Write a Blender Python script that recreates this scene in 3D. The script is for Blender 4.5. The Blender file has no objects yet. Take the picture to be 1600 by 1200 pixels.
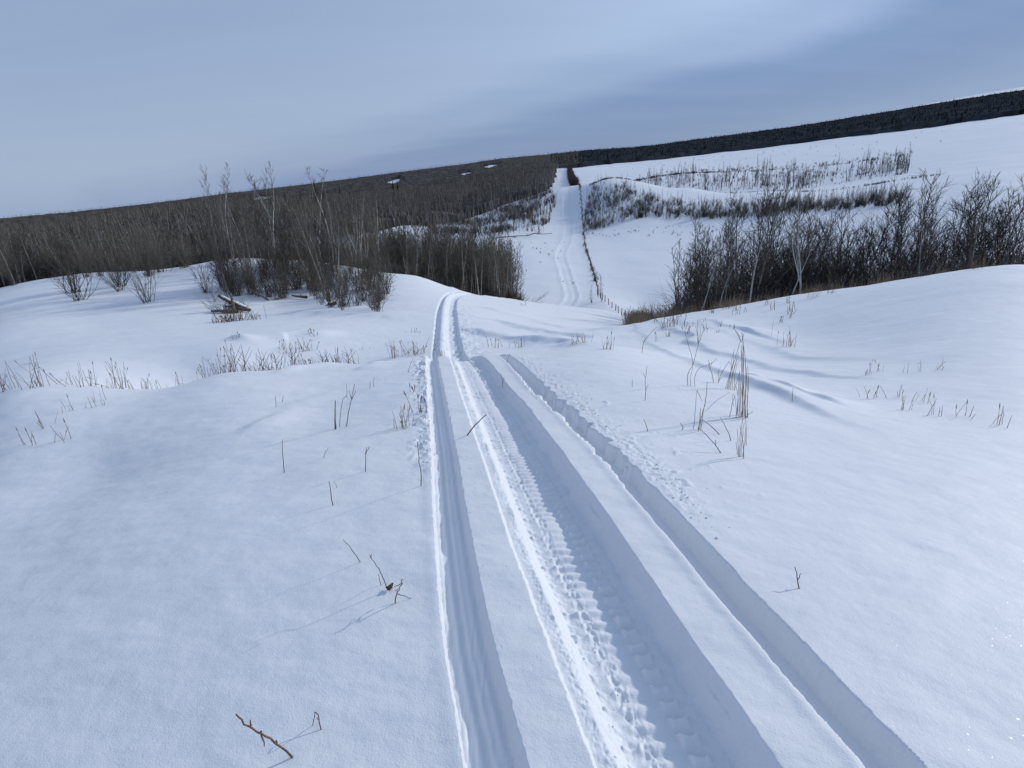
import bpy, math, random
import numpy as np
from mathutils import Matrix, Vector

# ------------------------------------------------------------------ camera, sky, sun, exposure
S = bpy.context.scene
COL = S.collection
F, PITCH, ROLL, CZ = 889.0, math.radians(21.2), math.radians(2.5), 1.5
cam = bpy.data.cameras.new('camera'); camo = bpy.data.objects.new('camera', cam); COL.objects.link(camo)
cam.sensor_fit = 'HORIZONTAL'; cam.angle = 2*math.atan(800/F); cam.clip_start = .05; cam.clip_end = 20000
camo.matrix_world = Matrix.Translation((0, 0, CZ)) @ Matrix.Rotation(math.pi/2-PITCH, 4, 'X') @ Matrix.Rotation(-ROLL, 4, 'Z')
S.camera = camo
S.view_settings.view_transform = 'Standard'; S.view_settings.look = 'None'
S.view_settings.exposure = 0.0; S.view_settings.gamma = 1.0
S.view_settings.use_curve_mapping = False
SUN_EL, SUN_AZ = math.radians(23), math.radians(60)        # azimuth measured from +Y towards +X
sun = bpy.data.lights.new('sun', 'SUN'); suno = bpy.data.objects.new('sun', sun); COL.objects.link(suno)
sun.energy = 2.6; sun.angle = math.radians(1.2); sun.color = (1.0, .955, .88)
sd = Vector((math.sin(SUN_AZ)*math.cos(SUN_EL), math.cos(SUN_AZ)*math.cos(SUN_EL), math.sin(SUN_EL)))
suno.rotation_euler = sd.to_track_quat('Z', 'Y').to_euler()

W = bpy.data.worlds.new('World'); S.world = W; W.use_nodes = True
nt = W.node_tree; nt.nodes.clear()
def N(tree, typ, **kw):
    n = tree.nodes.new(typ)
    for k, v in kw.items(): setattr(n, k, v)
    return n
def math_(tree, op, a, b=None, clamp=False):
    n = N(tree, 'ShaderNodeMath', operation=op); n.use_clamp = clamp
    for i, q in enumerate((a, b)):
        if q is None: continue
        if isinstance(q, (int, float)): n.inputs[i].default_value = q
        else: tree.links.new(q, n.inputs[i])
    return n.outputs[0]
def ramp(tree, fac, stops, interp='LINEAR'):
    r = N(tree, 'ShaderNodeValToRGB'); tree.links.new(fac, r.inputs[0])
    el = r.color_ramp.elements; r.color_ramp.interpolation = interp
    while len(el) > 1: el.remove(el[-1])
    el[0].position = stops[0][0]; c = stops[0][1]; el[0].color = (*c, 1) if isinstance(c, tuple) else (c, c, c, 1)
    for p, c in stops[1:]:
        e = el.new(p); e.color = (*c, 1) if isinstance(c, tuple) else (c, c, c, 1)
    return r.outputs[0]
out = N(nt, 'ShaderNodeOutputWorld'); bg = N(nt, 'ShaderNodeBackground')
sky = N(nt, 'ShaderNodeTexSky', sky_type='NISHITA'); sky.sun_disc = False
sky.sun_elevation = SUN_EL; sky.sun_rotation = SUN_AZ; sky.air_density = 1.0; sky.dust_density = .6; sky.altitude = 600
tc = N(nt, 'ShaderNodeTexCoord'); sep = N(nt, 'ShaderNodeSeparateXYZ'); nt.links.new(tc.outputs['Generated'], sep.inputs[0])
# high thin veil of cloud over the upper sky, its lower edge running down from right to left, noise-broken
def skydir(u, v):
    M_ = camo.matrix_world.to_3x3(); return (M_ @ Vector(((u-800)/F, -(v-600)/F, -1))).normalized()
en = skydir(1250, 95).cross(skydir(820, 215)).normalized()
if en.z < 0: en = -en
def dot_(v): 
    n = N(nt, 'ShaderNodeVectorMath', operation='DOT_PRODUCT'); nt.links.new(tc.outputs['Generated'], n.inputs[0]); n.inputs[1].default_value = v; return n.outputs['Value']
zc_ = math_(nt, 'ADD', math_(nt, 'MAXIMUM', sep.outputs[2], 0.0), .22)
px_ = math_(nt, 'DIVIDE', sep.outputs[0], zc_); py_ = math_(nt, 'DIVIDE', sep.outputs[1], zc_)
cmb = N(nt, 'ShaderNodeCombineXYZ'); nt.links.new(px_, cmb.inputs[0]); nt.links.new(py_, cmb.inputs[1])
def cloudnoise(rot, sc, scale, det, rough):
    mp = N(nt, 'ShaderNodeMapping', vector_type='POINT'); nt.links.new(cmb.outputs[0], mp.inputs[0]); mp.inputs['Rotation'].default_value = (0, 0, math.radians(rot)); mp.inputs['Scale'].default_value = sc
    n = N(nt, 'ShaderNodeTexNoise'); nt.links.new(mp.outputs[0], n.inputs['Vector']); n.inputs['Scale'].default_value = scale; n.inputs['Detail'].default_value = det; n.inputs['Roughness'].default_value = rough
    return math_(nt, 'SUBTRACT', n.outputs[0], .5)
nA_ = cloudnoise(-14, (.35, 1.0, 1), .9, 3, .4); nB_ = cloudnoise(-18, (.5, 2.2, 1), 2.0, 5, .5)
edge = math_(nt, 'ADD', dot_(en), math_(nt, 'ADD', math_(nt, 'MULTIPLY', nA_, .10), math_(nt, 'MULTIPLY', nB_, .02)))
below = ramp(nt, math_(nt, 'ADD', math_(nt, 'MULTIPLY', edge, 1.6), .5), [(.36, .12), (.44, 0.0), (.50, .08), (.57, .62), (.67, 1.0), (.95, .78)], 'EASE')
right = ramp(nt, math_(nt, 'ADD', math_(nt, 'MULTIPLY', sep.outputs[0], 1.0), .5), [(.12, 1.0), (.52, .35), (.68, 0.0)], 'EASE')
leftlift = math_(nt, 'MULTIPLY', right, .28)
veil2 = math_(nt, 'ADD', math_(nt, 'MAXIMUM', below, leftlift), math_(nt, 'MULTIPLY', nB_, .22), True)
ccol = N(nt, 'ShaderNodeMix', data_type='RGBA'); nt.links.new(veil2, ccol.inputs[0])
ccol.inputs[6].default_value = (1.75, 2.7, 4.9, 1); ccol.inputs[7].default_value = (3.5, 4.5, 6.4, 1)
glow = math_(nt, 'ADD', 1.0, math_(nt, 'MULTIPLY', math_(nt, 'POWER', math_(nt, 'MAXIMUM', dot_(sd), 0.0), 3.0), math_(nt, 'MULTIPLY', veil2, .62)))
gl = N(nt, 'ShaderNodeVectorMath', operation='SCALE'); nt.links.new(ccol.outputs[2], gl.inputs[0]); nt.links.new(glow, gl.inputs['Scale'])
fin = N(nt, 'ShaderNodeMix', data_type='RGBA'); fin.inputs[0].default_value = .90
nt.links.new(sky.outputs[0], fin.inputs[6]); nt.links.new(gl.outputs[0], fin.inputs[7])
nt.links.new(fin.outputs[2], bg.inputs[0]); bg.inputs[1].default_value = .1
nt.links.new(bg.outputs[0], out.inputs[0])

# ------------------------------------------------------------------ helpers
rng = np.random.default_rng(7); random.seed(7)
def rx(a): c, s = math.cos(a), math.sin(a); return np.array([[1, 0, 0], [0, c, -s], [0, s, c]])
def rz(a): c, s = math.cos(a), math.sin(a); return np.array([[c, -s, 0], [s, c, 0], [0, 0, 1]])
RM = rx(math.pi/2-PITCH) @ rz(-ROLL)
def ray(u, v):
    """azimuth (deg) and rise per metre of the sight line through a photo position"""
    d = RM @ np.array([(u-800)/F, -(v-600)/F, -1.0]); h = math.hypot(d[0], d[1])
    return math.degrees(math.atan2(d[0], d[1])), d[2]/h
def hashg(ix, iy, seed):
    h = (ix.astype(np.int64)*374761393 + iy.astype(np.int64)*668265263 + seed*1442695041) & 0xffffffff
    h = ((h ^ (h >> 13))*1274126177) & 0xffffffff
    return ((h ^ (h >> 16)) & 0xffff)/65536.0*2*math.pi
def noise(x, y, seed=0):
    ix = np.floor(x); iy = np.floor(y); fx = x-ix; fy = y-iy
    u = fx*fx*fx*(fx*(fx*6-15)+10); v = fy*fy*fy*(fy*(fy*6-15)+10)
    def gr(a, b):
        t = hashg(ix+a, iy+b, seed); return np.cos(t)*(fx-a)+np.sin(t)*(fy-b)
    return (gr(0, 0)*(1-u)+gr(1, 0)*u)*(1-v)+(gr(0, 1)*(1-u)+gr(1, 1)*u)*v
def fbm(x, y, seed=0, o=3, g=.5):
    t = 0; a = 1
    for k in range(o):
        t = t+a*noise(x*2**k, y*2**k, seed+k*17); a *= g
    return t
def sst(x, a, b):
    t = np.clip((x-a)/(b-a), 0, 1); return t*t*(3-2*t)
def mesh(name, V, Fq, mat=None, parent=None, smooth=True, link=True):
    me = bpy.data.meshes.new(name); V = np.asarray(V, np.float32); Fq = np.asarray(Fq, np.int32)
    me.vertices.add(len(V)); me.vertices.foreach_set('co', V.ravel())
    k = Fq.shape[1]; me.loops.add(Fq.size); me.loops.foreach_set('vertex_index', Fq.ravel())
    me.polygons.add(len(Fq)); me.polygons.foreach_set('loop_start', np.arange(0, Fq.size, k, dtype=np.int32))
    me.polygons.foreach_set('use_smooth', np.full(len(Fq), smooth))
    me.update(calc_edges=True); me.validate()
    if mat: me.materials.append(mat)
    if not link: return me
    o = bpy.data.objects.new(name, me); COL.objects.link(o)
    if parent: o.parent = parent
    return o
def tag(o, label=None, cat=None, group=None, kind=None):
    for k, v in (('label', label), ('category', cat), ('group', group), ('kind', kind)):
        if v: o[k] = v
    return o
def empty(name, loc=(0, 0, 0)):
    o = bpy.data.objects.new(name, None); o.location = loc; COL.objects.link(o); return o

# ------------------------------------------------------------------ materials
def mat(name, col, rough=.8, spec=.2, var=.25, scale=8.0, bump=0, col2=None, obj=False):
    m = bpy.data.materials.new(name); m.use_nodes = True; t = m.node_tree; b = t.nodes['Principled BSDF']
    b.inputs['Roughness'].default_value = rough; b.inputs['Specular IOR Level'].default_value = spec
    c = N(t, 'ShaderNodeTexCoord'); n = N(t, 'ShaderNodeTexNoise'); n.inputs['Scale'].default_value = scale; n.inputs['Detail'].default_value = 4
    t.links.new(c.outputs['Object'], n.inputs['Vector'])
    c2 = col2 or tuple(x*(1-var) for x in col)
    r = ramp(t, n.outputs[0], [(.35, tuple(c2)), (.65, tuple(min(1, x*(1+var)) for x in col))])
    t.links.new(r, b.inputs['Base Color'])
    if spec <= .05: b.inputs['Specular IOR Level'].default_value = 0
    if bump:
        bp = N(t, 'ShaderNodeBump'); bp.inputs['Strength'].default_value = bump; bp.inputs['Distance'].default_value = .01
        t.links.new(n.outputs[0], bp.inputs['Height']); t.links.new(bp.outputs[0], b.inputs['Normal'])
    return m
def snow_mat(name, col, grain, sparkle=True):
    m = bpy.data.materials.new(name); m.use_nodes = True; t = m.node_tree; b = t.nodes['Principled BSDF']
    b.inputs['Roughness'].default_value = .6; b.inputs['Specular IOR Level'].default_value = .16
    g = N(t, 'ShaderNodeNewGeometry')
    n0 = N(t, 'ShaderNodeTexNoise'); t.links.new(g.outputs['Position'], n0.inputs['Vector']); n0.inputs['Scale'].default_value = .9; n0.inputs['Detail'].default_value = 6
    r = ramp(t, n0.outputs[0], [(.3, tuple(x*.955 for x in col)), (.7, col)])
    t.links.new(r, b.inputs['Base Color'])
    n1 = N(t, 'ShaderNodeTexNoise'); t.links.new(g.outputs['Position'], n1.inputs['Vector']); n1.inputs['Scale'].default_value = 160; n1.inputs['Detail'].default_value = 3; n1.inputs['Roughness'].default_value = .65
    n2 = N(t, 'ShaderNodeTexNoise'); t.links.new(g.outputs['Position'], n2.inputs['Vector']); n2.inputs['Scale'].default_value = 28; n2.inputs['Detail'].default_value = 5
    n3 = N(t, 'ShaderNodeTexNoise'); t.links.new(g.outputs['Position'], n3.inputs['Vector']); n3.inputs['Scale'].default_value = 1.3; n3.inputs['Detail'].default_value = 5
    b1 = N(t, 'ShaderNodeBump'); b1.inputs['Strength'].default_value = grain; b1.inputs['Distance'].default_value = .0035; t.links.new(n1.outputs[0], b1.inputs['Height'])
    b2 = N(t, 'ShaderNodeBump'); b2.inputs['Strength'].default_value = grain*.4; b2.inputs['Distance'].default_value = .010; t.links.new(n2.outputs[0], b2.inputs['Height']); t.links.new(b1.outputs[0], b2.inputs['Normal'])
    b3 = N(t, 'ShaderNodeBump'); b3.inputs['Strength'].default_value = .35; b3.inputs['Distance'].default_value = .03; t.links.new(n3.outputs[0], b3.inputs['Height']); t.links.new(b2.outputs[0], b3.inputs['Normal'])
    t.links.new(b3.outputs[0], b.inputs['Normal'])
    if sparkle:   # scattered crystals: a few cells are mirror-smooth and catch sun
        vo = N(t, 'ShaderNodeTexVoronoi'); vo.inputs['Scale'].default_value = 190; t.links.new(g.outputs['Position'], vo.inputs['Vector'])
        sp = N(t, 'ShaderNodeSeparateColor'); t.links.new(vo.outputs['Color'], sp.inputs[0])
        k = math_(t, 'GREATER_THAN', sp.outputs[0], .996)
        t.links.new(math_(t, 'SUBTRACT', .55, math_(t, 'MULTIPLY', k, .3)), b.inputs['Roughness'])
        t.links.new(math_(t, 'ADD', .16, math_(t, 'MULTIPLY', k, .5)), b.inputs['Specular IOR Level'])
    return m
M_snow = snow_mat('snow', (.725, .755, .80), .5)
M_trail = snow_mat('packed_snow', (.73, .76, .805), .55)
M_snowcap = mat('snow_cap', (.79, .81, .84), .75, .1, .03)
M_bark_pale = mat('aspen_bark', (.30, .30, .275), .8, .2, .35, 3.0)
M_bark_mid = mat('poplar_bark', (.14, .132, .118), .85, .2, .3, 3.0)
M_bark_birch = mat('birch_bark', (.42, .41, .38), .7, .25, .3, 2.5)
M_twig = mat('twigs', (.138, .122, .104), .85, .15, .25, 1.5)
M_twig_dark = mat('dark_twigs', (.058, .052, .050), .85, .15, .3, 1.5)
M_willow = mat('willow_twigs', (.100, .088, .076), .8, .2, .3, 2.0)
M_stem = mat('dry_stem', (.165, .108, .075), .8, .2, .35, 25.0)
M_stick = mat('dark_stick', (.085, .062, .050), .8, .2, .35, 40.0, .4)
M_straw = mat('straw', (.27, .215, .15), .8, .2, .3, 20.0)
M_brush = mat('forest_brush', (.085, .078, .068), .95, .05, .45, .35)
M_farwood = mat('far_wood', (.084, .078, .072), .95, .05, .4, .05)
M_conwood = mat('conifer_wood', (.034, .039, .046), .95, .05, .4, .03)
M_spruce = mat('spruce_needles', (.020, .030, .024), .9, .0, .4, 2.0)
M_post = mat('weathered_post', (.13, .11, .095), .9, .1, .3, 9.0, .4)
M_wire = mat('fence_wire', (.12, .12, .12), .5, .5, .1)
M_log = mat('dead_log', (.12, .10, .085), .9, .1, .35, 6.0, .4)

# ------------------------------------------------------------------ terrain: surveyed spots, smooth surface through them
P = [(350,588,9.5),(500,572,9.3),(660,557,8.8),(780,553,8.6),(860,547,8.8),(940,538,9.2),(150,606,9.5),(0,620,9.8),
(350,560,15),(500,556,15),(680,549,14.2),(780,545,14.6),(860,541,15),(0,590,16),
(350,525,19.8),(500,510,20.5),(650,500,22),(700,495,22.8),(800,507,23),(900,515,23.5),(150,545,21),
(0,520,33),(150,505,32),(350,488,31),(450,470,34),(520,458,35),(350,430,42),(450,427,42),(520,424,42),(350,406,51),(420,406,51),(500,410,49),(560,419,46),(150,445,44),(0,470,44),(150,425,52),(0,450,52),(600,428,41),(655,432,41),(705,455,38),(760,468,38.5),(810,477,38.5),(870,490,37.5),(930,503,34),(985,513,27),(965,510,23),
(985,545,12),(1000,525,17),(1100,560,11),(1250,580,10),(1250,520,16),(1100,525,15),
(1060,492,25),(1120,484,26),(1250,460,26),(1400,440,26),(1600,415,26),(1600,560,10),(1600,480,16),
(820,476,112),(890,486,108),(940,472,114),(1000,478,116),(1060,462,120),(900,375,228),(1000,365,235),(820,382,215),(950,425,158),(850,430,150),(1050,405,178),(985,498,97),
(930,364,243),(1060,347,255),(1150,345,250),(1250,338,245),(1600,300,245),
(945,281,340),(1000,284,335),(1080,294,330),(1200,298,325),(1250,303,320),(1600,262,320),(940,320,290),(1080,318,288),(1010,507,26),
(1050,279,470),(1150,287,440),(1250,290,430),(1150,262,620),(1250,250,640),(1600,205,640),(1000,272,560),
(1250,226,1100),(1100,244,1100),(950,259,1050),(905,264,950),(1600,180,1100),
(1250,203,2100),(1100,221,2100),(1000,234,2100),(930,238,2100),(860,245,2100),(780,252,2100),(700,265,2100),(600,277,2200),(500,289,2200),(400,301,2200),(350,307,2200),(0,350,2200),(1600,150,2100),
(885,335,300),(888,291,410),(905,290,412),(890,277,600),
(860,298,395),(800,320,365),(720,352,310),(650,358,270),(870,372,235),(800,372,235),(750,378,230),(820,340,290),
(600,345,330),(500,345,340),(400,345,350),(420,329,520),(350,345,350),(0,400,350),
(600,300,1000),(500,312,1000),(400,325,1000),(350,330,1000),(700,292,900),(800,276,850),(860,266,800),(0,370,1000),(640,272,1700),(450,308,1500)]
Q = []
for az in (-180,-120,-70,-40,-20,0,20,40,70,120,180):
    for r, z in ((.4,.02),(1,.0),(2,-.09),(4,-.40),(6,-.80)): Q.append((az, r, z-(.045*(-r*math.sin(math.radians(az))-.2*r) if -90 < az < -19 else 0)))
for az in (-120,-70,70,120,180,-180):
    for r, g in ((12,-.2),(40,-.15),(200,-.1),(1000,.0),(3000,.0)): Q.append((az, r, g*r))
for r, g in ((12,-.22),(40,-.2),(200,-.12),(1000,-.04),(3000,-.03)): Q.append((-60, r, g*r))
for r, g in ((12,-.15),(40,-.18),(200,-.1),(1000,.05),(3000,.05)): Q.append((55, r, g*r))
Q += [(-25,100,-21),(-15,100,-23),(-8,80,-17),(-8,110,-25),(-2,75,-16),(-2,100,-24),(-25,64,-12),(-15,64,-12.5),(-9,57,-11),
(-25,180,-26),(-15,180,-27),(-8,180,-27),(-40,100,-19),(-40,180,-24),(2,70,-15),(7,65,-15),(10,60,-13.5),
(18,45,-12),(25,45,-12),(18,70,-20),(25,70,-20),(25,120,-27),(40,45,-11),(40,70,-18),(40,120,-24),(18,150,-27),(25,170,-27),(32,170,-26),
(15,385,-22),(21,375,-22),(26,370,-20),
(-30,11.8,-2.75),(-22,11.8,-2.65),(-14,11.8,-2.5),(-6,11.5,-2.35),(2,11.5,-2.35),(-55,11.8,-2.75)]
for az in (-45,-25,-10,0,10,25,45): Q.append((az, 5000, (-.03+.0025*az)*4500-40))
pts = []
for u, v, r in P:
    a, t = ray(u, v); pts.append((a, r, CZ+t*r))
pts = np.array(pts+Q)
def feat(az, r): return np.stack([az/11.0, np.log(r)*2.2], -1)
X0 = feat(pts[:, 0], pts[:, 1]); n0_ = len(X0)
D = np.linalg.norm(X0[:, None]-X0[None], axis=-1); K = np.where(D > 0, D**2*np.log(D+1e-12), 0)
Pm = np.c_[np.ones(n0_), X0]; SS = np.zeros((n0_+3, n0_+3)); SS[:n0_, :n0_] = K+np.eye(n0_)*5e-3; SS[:n0_, n0_:] = Pm; SS[n0_:, :n0_] = Pm.T
w_ = np.linalg.solve(SS, np.r_[pts[:, 2]/pts[:, 1], 0, 0, 0])
GA = np.linspace(-180, 180, 361); GL = np.linspace(math.log(.3), math.log(9000), 420)
gg = np.stack(np.meshgrid(GA, np.exp(GL), indexing='ij'), -1).reshape(-1, 2); ff = feat(gg[:, 0], gg[:, 1])
G = np.zeros(len(gg))
for i in range(0, len(gg), 8000):
    f = ff[i:i+8000]; D = np.linalg.norm(f[:, None]-X0[None], axis=-1)
    G[i:i+8000] = np.where(D > 0, D**2*np.log(D+1e-12), 0) @ w_[:n0_] + w_[n0_] + f @ w_[n0_+1:]
G = G.reshape(len(GA), len(GL))
def cubw(t): return (-.5*t+t*t-.5*t**3, 1-2.5*t*t+1.5*t**3, .5*t+2*t*t-1.5*t**3, -.5*t*t+.5*t**3)
def base(x, y):
    r = np.maximum(np.hypot(x, y), .32); az = np.degrees(np.arctan2(x, y))
    a = (az+180); l = (np.log(r)-GL[0])/(GL[1]-GL[0])
    i = np.clip(np.floor(a), 1, len(GA)-3).astype(int); j = np.clip(np.floor(l), 1, len(GL)-3).astype(int)
    wa = cubw(np.clip(a-i, -1, 2)); wl = cubw(np.clip(l-j, -1, 2)); t = 0
    for p in range(4):
        for q in range(4): t = t+wa[p]*wl[q]*G[i+p-1, j+q-1]
    return t*r

# the trails: x of each groove as y grows (metres)
L_y = [.3,1.06,1.53,1.91,2.66,3.53,5.1,8.1,10,14.5,19,24,29,34,38,45,60,80,106,114,124,141,167,187,203,228,268,317,367,405,560,740,900]
L_x = [.04,-.085,-.19,-.255,-.37,-.49,-.73,-1.18,-1.42,-2.0,-2.5,-3.05,-3.5,-3.75,-3.6,-3,0,4,9,12.6,14.2,15.0,16.4,17.2,19.4,24,29,33,39.5,42,55,69,80]
C_y = [.3,1.03,1.5,2.1,2.68,3.4,5,6.8,8.3,10,14,18,22,27,33,37,45]; C_x = [.56,.422,.334,.227,.139,.033,-.193,-.46,-.70,-.95,-1.45,-1.9,-2.3,-2.8,-3.25,-3.2,-2.5]
H_y = [.3,1.5,2.1,3.4,5,7,9,14]; H_x = [.235,.244,.251,.258,.268,.258,.235,.24]
R_y = [.3,1.3,1.86,2.5,3.0,3.75,4.8,5.7,7,7.7,9,9.7,14,20,30,45]; R_x = [1.12,.91,.81,.71,.645,.535,.38,.25,.08,-.03,-.22,-.32,-.95,-1.45,-2.5,-2.0]
def smooth_curve(ys, xs):
    yy = np.exp(np.linspace(math.log(.25), math.log(1000), 1600)); xx = np.interp(yy, ys, xs)
    k = np.hanning(41); k /= k.sum(); xp = np.r_[xx[0]+(xx[0]-xx[1:21][::-1]), xx, np.full(20, xx[-1])]
    xx2 = np.convolve(xp, k, 'valid'); return yy, xx2
LC, CC, RC = smooth_curve(L_y, L_x), smooth_curve(C_y, C_x), smooth_curve(R_y, R_x)
def world_of(u, v, r):
    a, t = ray(u, v); a = math.radians(a); return (r*math.sin(a), r*math.cos(a))
# wind drift ridges (photo positions turned into metres once): (points, height, sunny width, lee width)
RIDGES = [
 ([(985,512,26),(1010,540,15),(1060,578,9.6),(1130,630,7.2),(1250,672,5.6),(1400,720,4.8)], .085, .6, .13),
 ([(990,506,27),(1040,520,19),(1110,548,12.5),(1250,583,9.6),(1450,600,8)], .075, .8, .16),
 ([(995,500,27),(1060,512,20),(1150,530,15),(1250,552,12),(1450,560,10)], .05, .8, .2),
 ([(1150,612,7.8),(1200,640,6.8),(1250,655,6.3),(1350,670,5.8)], .05, .35, .06),
 ([(1090,505,20),(1130,518,17),(1180,525,16),(1250,540,13.5)], .09, .6, .12),
 ([(700,485,25),(790,497,23),(900,517,19),(980,535,14)], .20, 1.6, .45),
 ([(740,475,31),(830,487,28),(920,505,23),(985,520,18)], .09, 1.6, .4),
 ([(720,505,20),(800,520,17),(900,532,14.5),(960,540,12)], .22, 1.3, .45),
 ([(430,478,31),(520,497,26),(600,505,24),(670,512,21)], .16, 1.4, .6),
 ([(350,543,18),(450,540,18.5),(560,533,18)], .12, 1.2, .5),
 ([(420,606,8.0),(480,588,8.8),(560,577,9.2)], .05, .25, .08),
 ([(380,690,5.0),(470,655,6.0),(540,640,6.5)], .035, .35, .15),
 ([(570,608,7.6),(600,590,8.4),(640,578,8.8)], .04, .25, .10),
]
RID = [(np.array([world_of(*p) for p in a]), h, w1, w2) for a, h, w1, w2 in RIDGES]
SUNV = np.array([math.sin(SUN_AZ), math.cos(SUN_AZ)])
def poly_dist(x, y, pl):
    """signed distance (positive on the sunny side) and position along a polyline"""
    best = np.full(x.shape, 1e9); sg = np.ones(x.shape); al = np.zeros(x.shape); n = len(pl)-1
    for k in range(n):
        a, b = pl[k], pl[k+1]; d = b-a; L2 = d@d
        t = np.clip(((x-a[0])*d[0]+(y-a[1])*d[1])/L2, 0, 1); dx = x-a[0]-t*d[0]; dy = y-a[1]-t*d[1]; q = np.hypot(dx, dy)
        nrm = np.array([-d[1], d[0]]); nrm = nrm if nrm@SUNV > 0 else -nrm
        m = q < best; best = np.where(m, q, best); sg = np.where(m, np.sign(dx*nrm[0]+dy*nrm[1]), sg); al = np.where(m, (k+t)/n, al)
    return best*sg, al
def profile(x, y, fine=True):
    """everything the wind and the machine did to the smooth snow: returns dz and trail mask"""
    r = np.hypot(x, y); z = np.zeros(x.shape); front = y > .2
    amp = np.clip(r/6, .25, 1)
    z += .035*amp*fbm(x*.35+3, y*.6+1, 1, 3)*(r < 400)
    z += .006*fbm(x*1.4+.8*y, y*2.6, 5, 4)*(r < 60)
    z += .5*fbm(x*.035, y*.035, 9, 3)*sst(r, 30, 120)*(r < 3500)
    z += 2.0*fbm(x*.008, y*.008, 12, 3)*sst(r, 350, 900)
    fm = sst(r, 60, 100)*(1-sst(r, 700, 1100)); z += fm*(.10*fbm(x*.10+y*.03, y*.22, 91, 3)+.05*np.clip(fbm(x*.05, y*.35, 93, 2), 0, 1))
    z += sst(r, 550, 900)*(1-sst(r, 1600, 2200))*.9*fbm(x*.02, y*.03, 95, 3)
    # drift ridges
    for pl, h, w1, w2 in RID:
        lo = pl.min(0)-3; hi = pl.max(0)+3
        m = (x > lo[0]) & (x < hi[0]) & (y > lo[1]) & (y < hi[1])
        if not m.any(): continue
        xx, yy = x[m], y[m]; wob = .30*fbm(xx*.6, yy*.6, 31, 3)*(w1+.2)
        d, al = poly_dist(xx, yy, pl); d = d+wob
        sh = np.where(d > 0, np.exp(-(d/w1)**2*1.2), np.exp(-(d/w2)**2*1.2))
        z[m] += h*sh*sst(al, 0, .15)*(1-sst(al, .75, 1))*np.clip(.75+1.1*noise(al*4+h*50, al*0+w1*9, 33), .15, 1.3)
    trail = np.zeros(x.shape)
    m = front & (y < 46) & (np.abs(x) < 7)
    xx, yy = x[m], y[m]
    if len(xx):
        dz = np.zeros(xx.shape)
        l1 = (xx-np.interp(yy, *LC))*.988; c1 = (xx-np.interp(yy, *CC))*.988; r1 = (xx-np.interp(yy, *RC))*.988
        hw = np.interp(yy, H_y, H_x); near = 1-sst(yy, 9.5, 12.5); nf = 1-near
        ej = (.003+.008*sst(yy, 2.5, 4.5))*fbm(xx*9, yy*9, 41, 2)+.0045*fbm(xx*40, yy*40, 43, 2)
        brk = sst(yy, 2.6, 4.2)*near*(.35+1.3*np.clip(noise(xx*.0+1.5, yy*1.9, 45)+.2, 0, 1))
        jag = np.abs(fbm(xx*7, yy*6, 47, 3))
        # left ski groove
        d = .072+.03*nf
        t = l1+ej+.05*brk*(fbm(xx*5, yy*5, 48, 2))*(l1 < 0)
        g = sst(t, -.088, -.079)*(1-sst(t, .060, .085))
        dz -= d*g*(1-sst(yy, 33, 40)*.6)
        if fine: dz += g*near*(.0016*np.cos(l1*2*math.pi/.034)+.003*fbm(xx*60, yy*3, 51, 2)-.010*np.exp(-((l1+.012)/.012)**2))
        lip = np.exp(-((l1+.10)/.035)**2); dz += lip*(.004+.03*brk*jag)
        dz += np.exp(-((l1+.16)/.09)**2)*.07*brk*(jag-.12)*sst(-l1, .075, .1)
        # centre belt trench
        dC = np.interp(yy, [0, 3, 6, 9, 14], [.125, .12, .105, .09, .12])
        tl = c1+hw+ej*1.2; tr_ = hw-c1+ej*.7+.007*fbm(xx*4, yy*2.2, 53, 2)
        wl = .018+.10*sst(tl, 0, .12)
        prof = .32*sst(tl, -.006, .014)+.68*sst(tl, .03, .155)
        prof = np.where(c1 < 0, prof, .45*sst(tr_, -.004, .018)+.55*sst(tr_+.02*fbm(xx*6, yy*6, 54, 2), .012, .06))
        dz -= dC*prof
        inside = sst(tl, .0, .03)*sst(tr_, .0, .03)
        if fine:
            wy = yy+.006*fbm(xx*12, yy*12, 55, 2)
            q = c1/hw*.24
            pit = .066
            ph = (wy/pit)
            for c0, s_ in ((-.085, 1.25), (.100, 2.3)):
                qq = (q-c0)/.040; fr = (ph+.5*(c0 > 0)-.30*qq**2+.10*noise(xx*14, yy*14, 56)) % 1
                saw = fr**1.2*(1-sst(fr, .80, 1.0)); kn = saw*(1-sst(np.abs(qq), .55, 1.0))
                dz += .021*s_*kn*near*(.75+1.0*noise(xx*4, yy*11, 58)) - .008*s_*near*np.exp(-((q-c0)/.045)**2)
            bars = np.cos(2*math.pi*ph*1.0)
            dz += .0085*bars*near*(1-sst(np.abs(q-.01), .06, .10))*(.6+.8*noise(xx*3, yy*3, 57))
            dz += .003*np.cos(2*math.pi*ph*2)*near*sst(yy, 3.5, 5.5)*inside
            crumb = (np.exp(-((q+.035)/.022)**2)*.9+np.exp(-((q+.155)/.05)**2)*1.0+np.exp(-((q-.17)/.05)**2)*.35+.12)*inside*near
            dz += crumb*(.009*np.abs(fbm(xx*26, yy*26, 59, 3))+.007*fbm(xx*55, yy*55, 61, 2)-.002)
            dz += near*np.exp(-((tr_-.04)/.04)**2)*.012*fbm(xx*7, yy*5, 60, 3)
            dz += .018*np.exp(-((q+.172)/.020)**2)*near*(.8+1.2*noise(xx*2, yy*5, 63))
        # right ski groove
        t = r1+ej*1.2+.008*fbm(xx*3, yy*2.5, 65, 2)+.055*sst(yy, 2.3, 3)*(1-sst(yy, 5.5, 7))*fbm(xx*7, yy*7, 66, 3)
        g = sst(t, -.085, -.062)*(1-sst(t, .050, .078))
        dz -= .105*g*(1-sst(yy, 9.6, 13))
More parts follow.
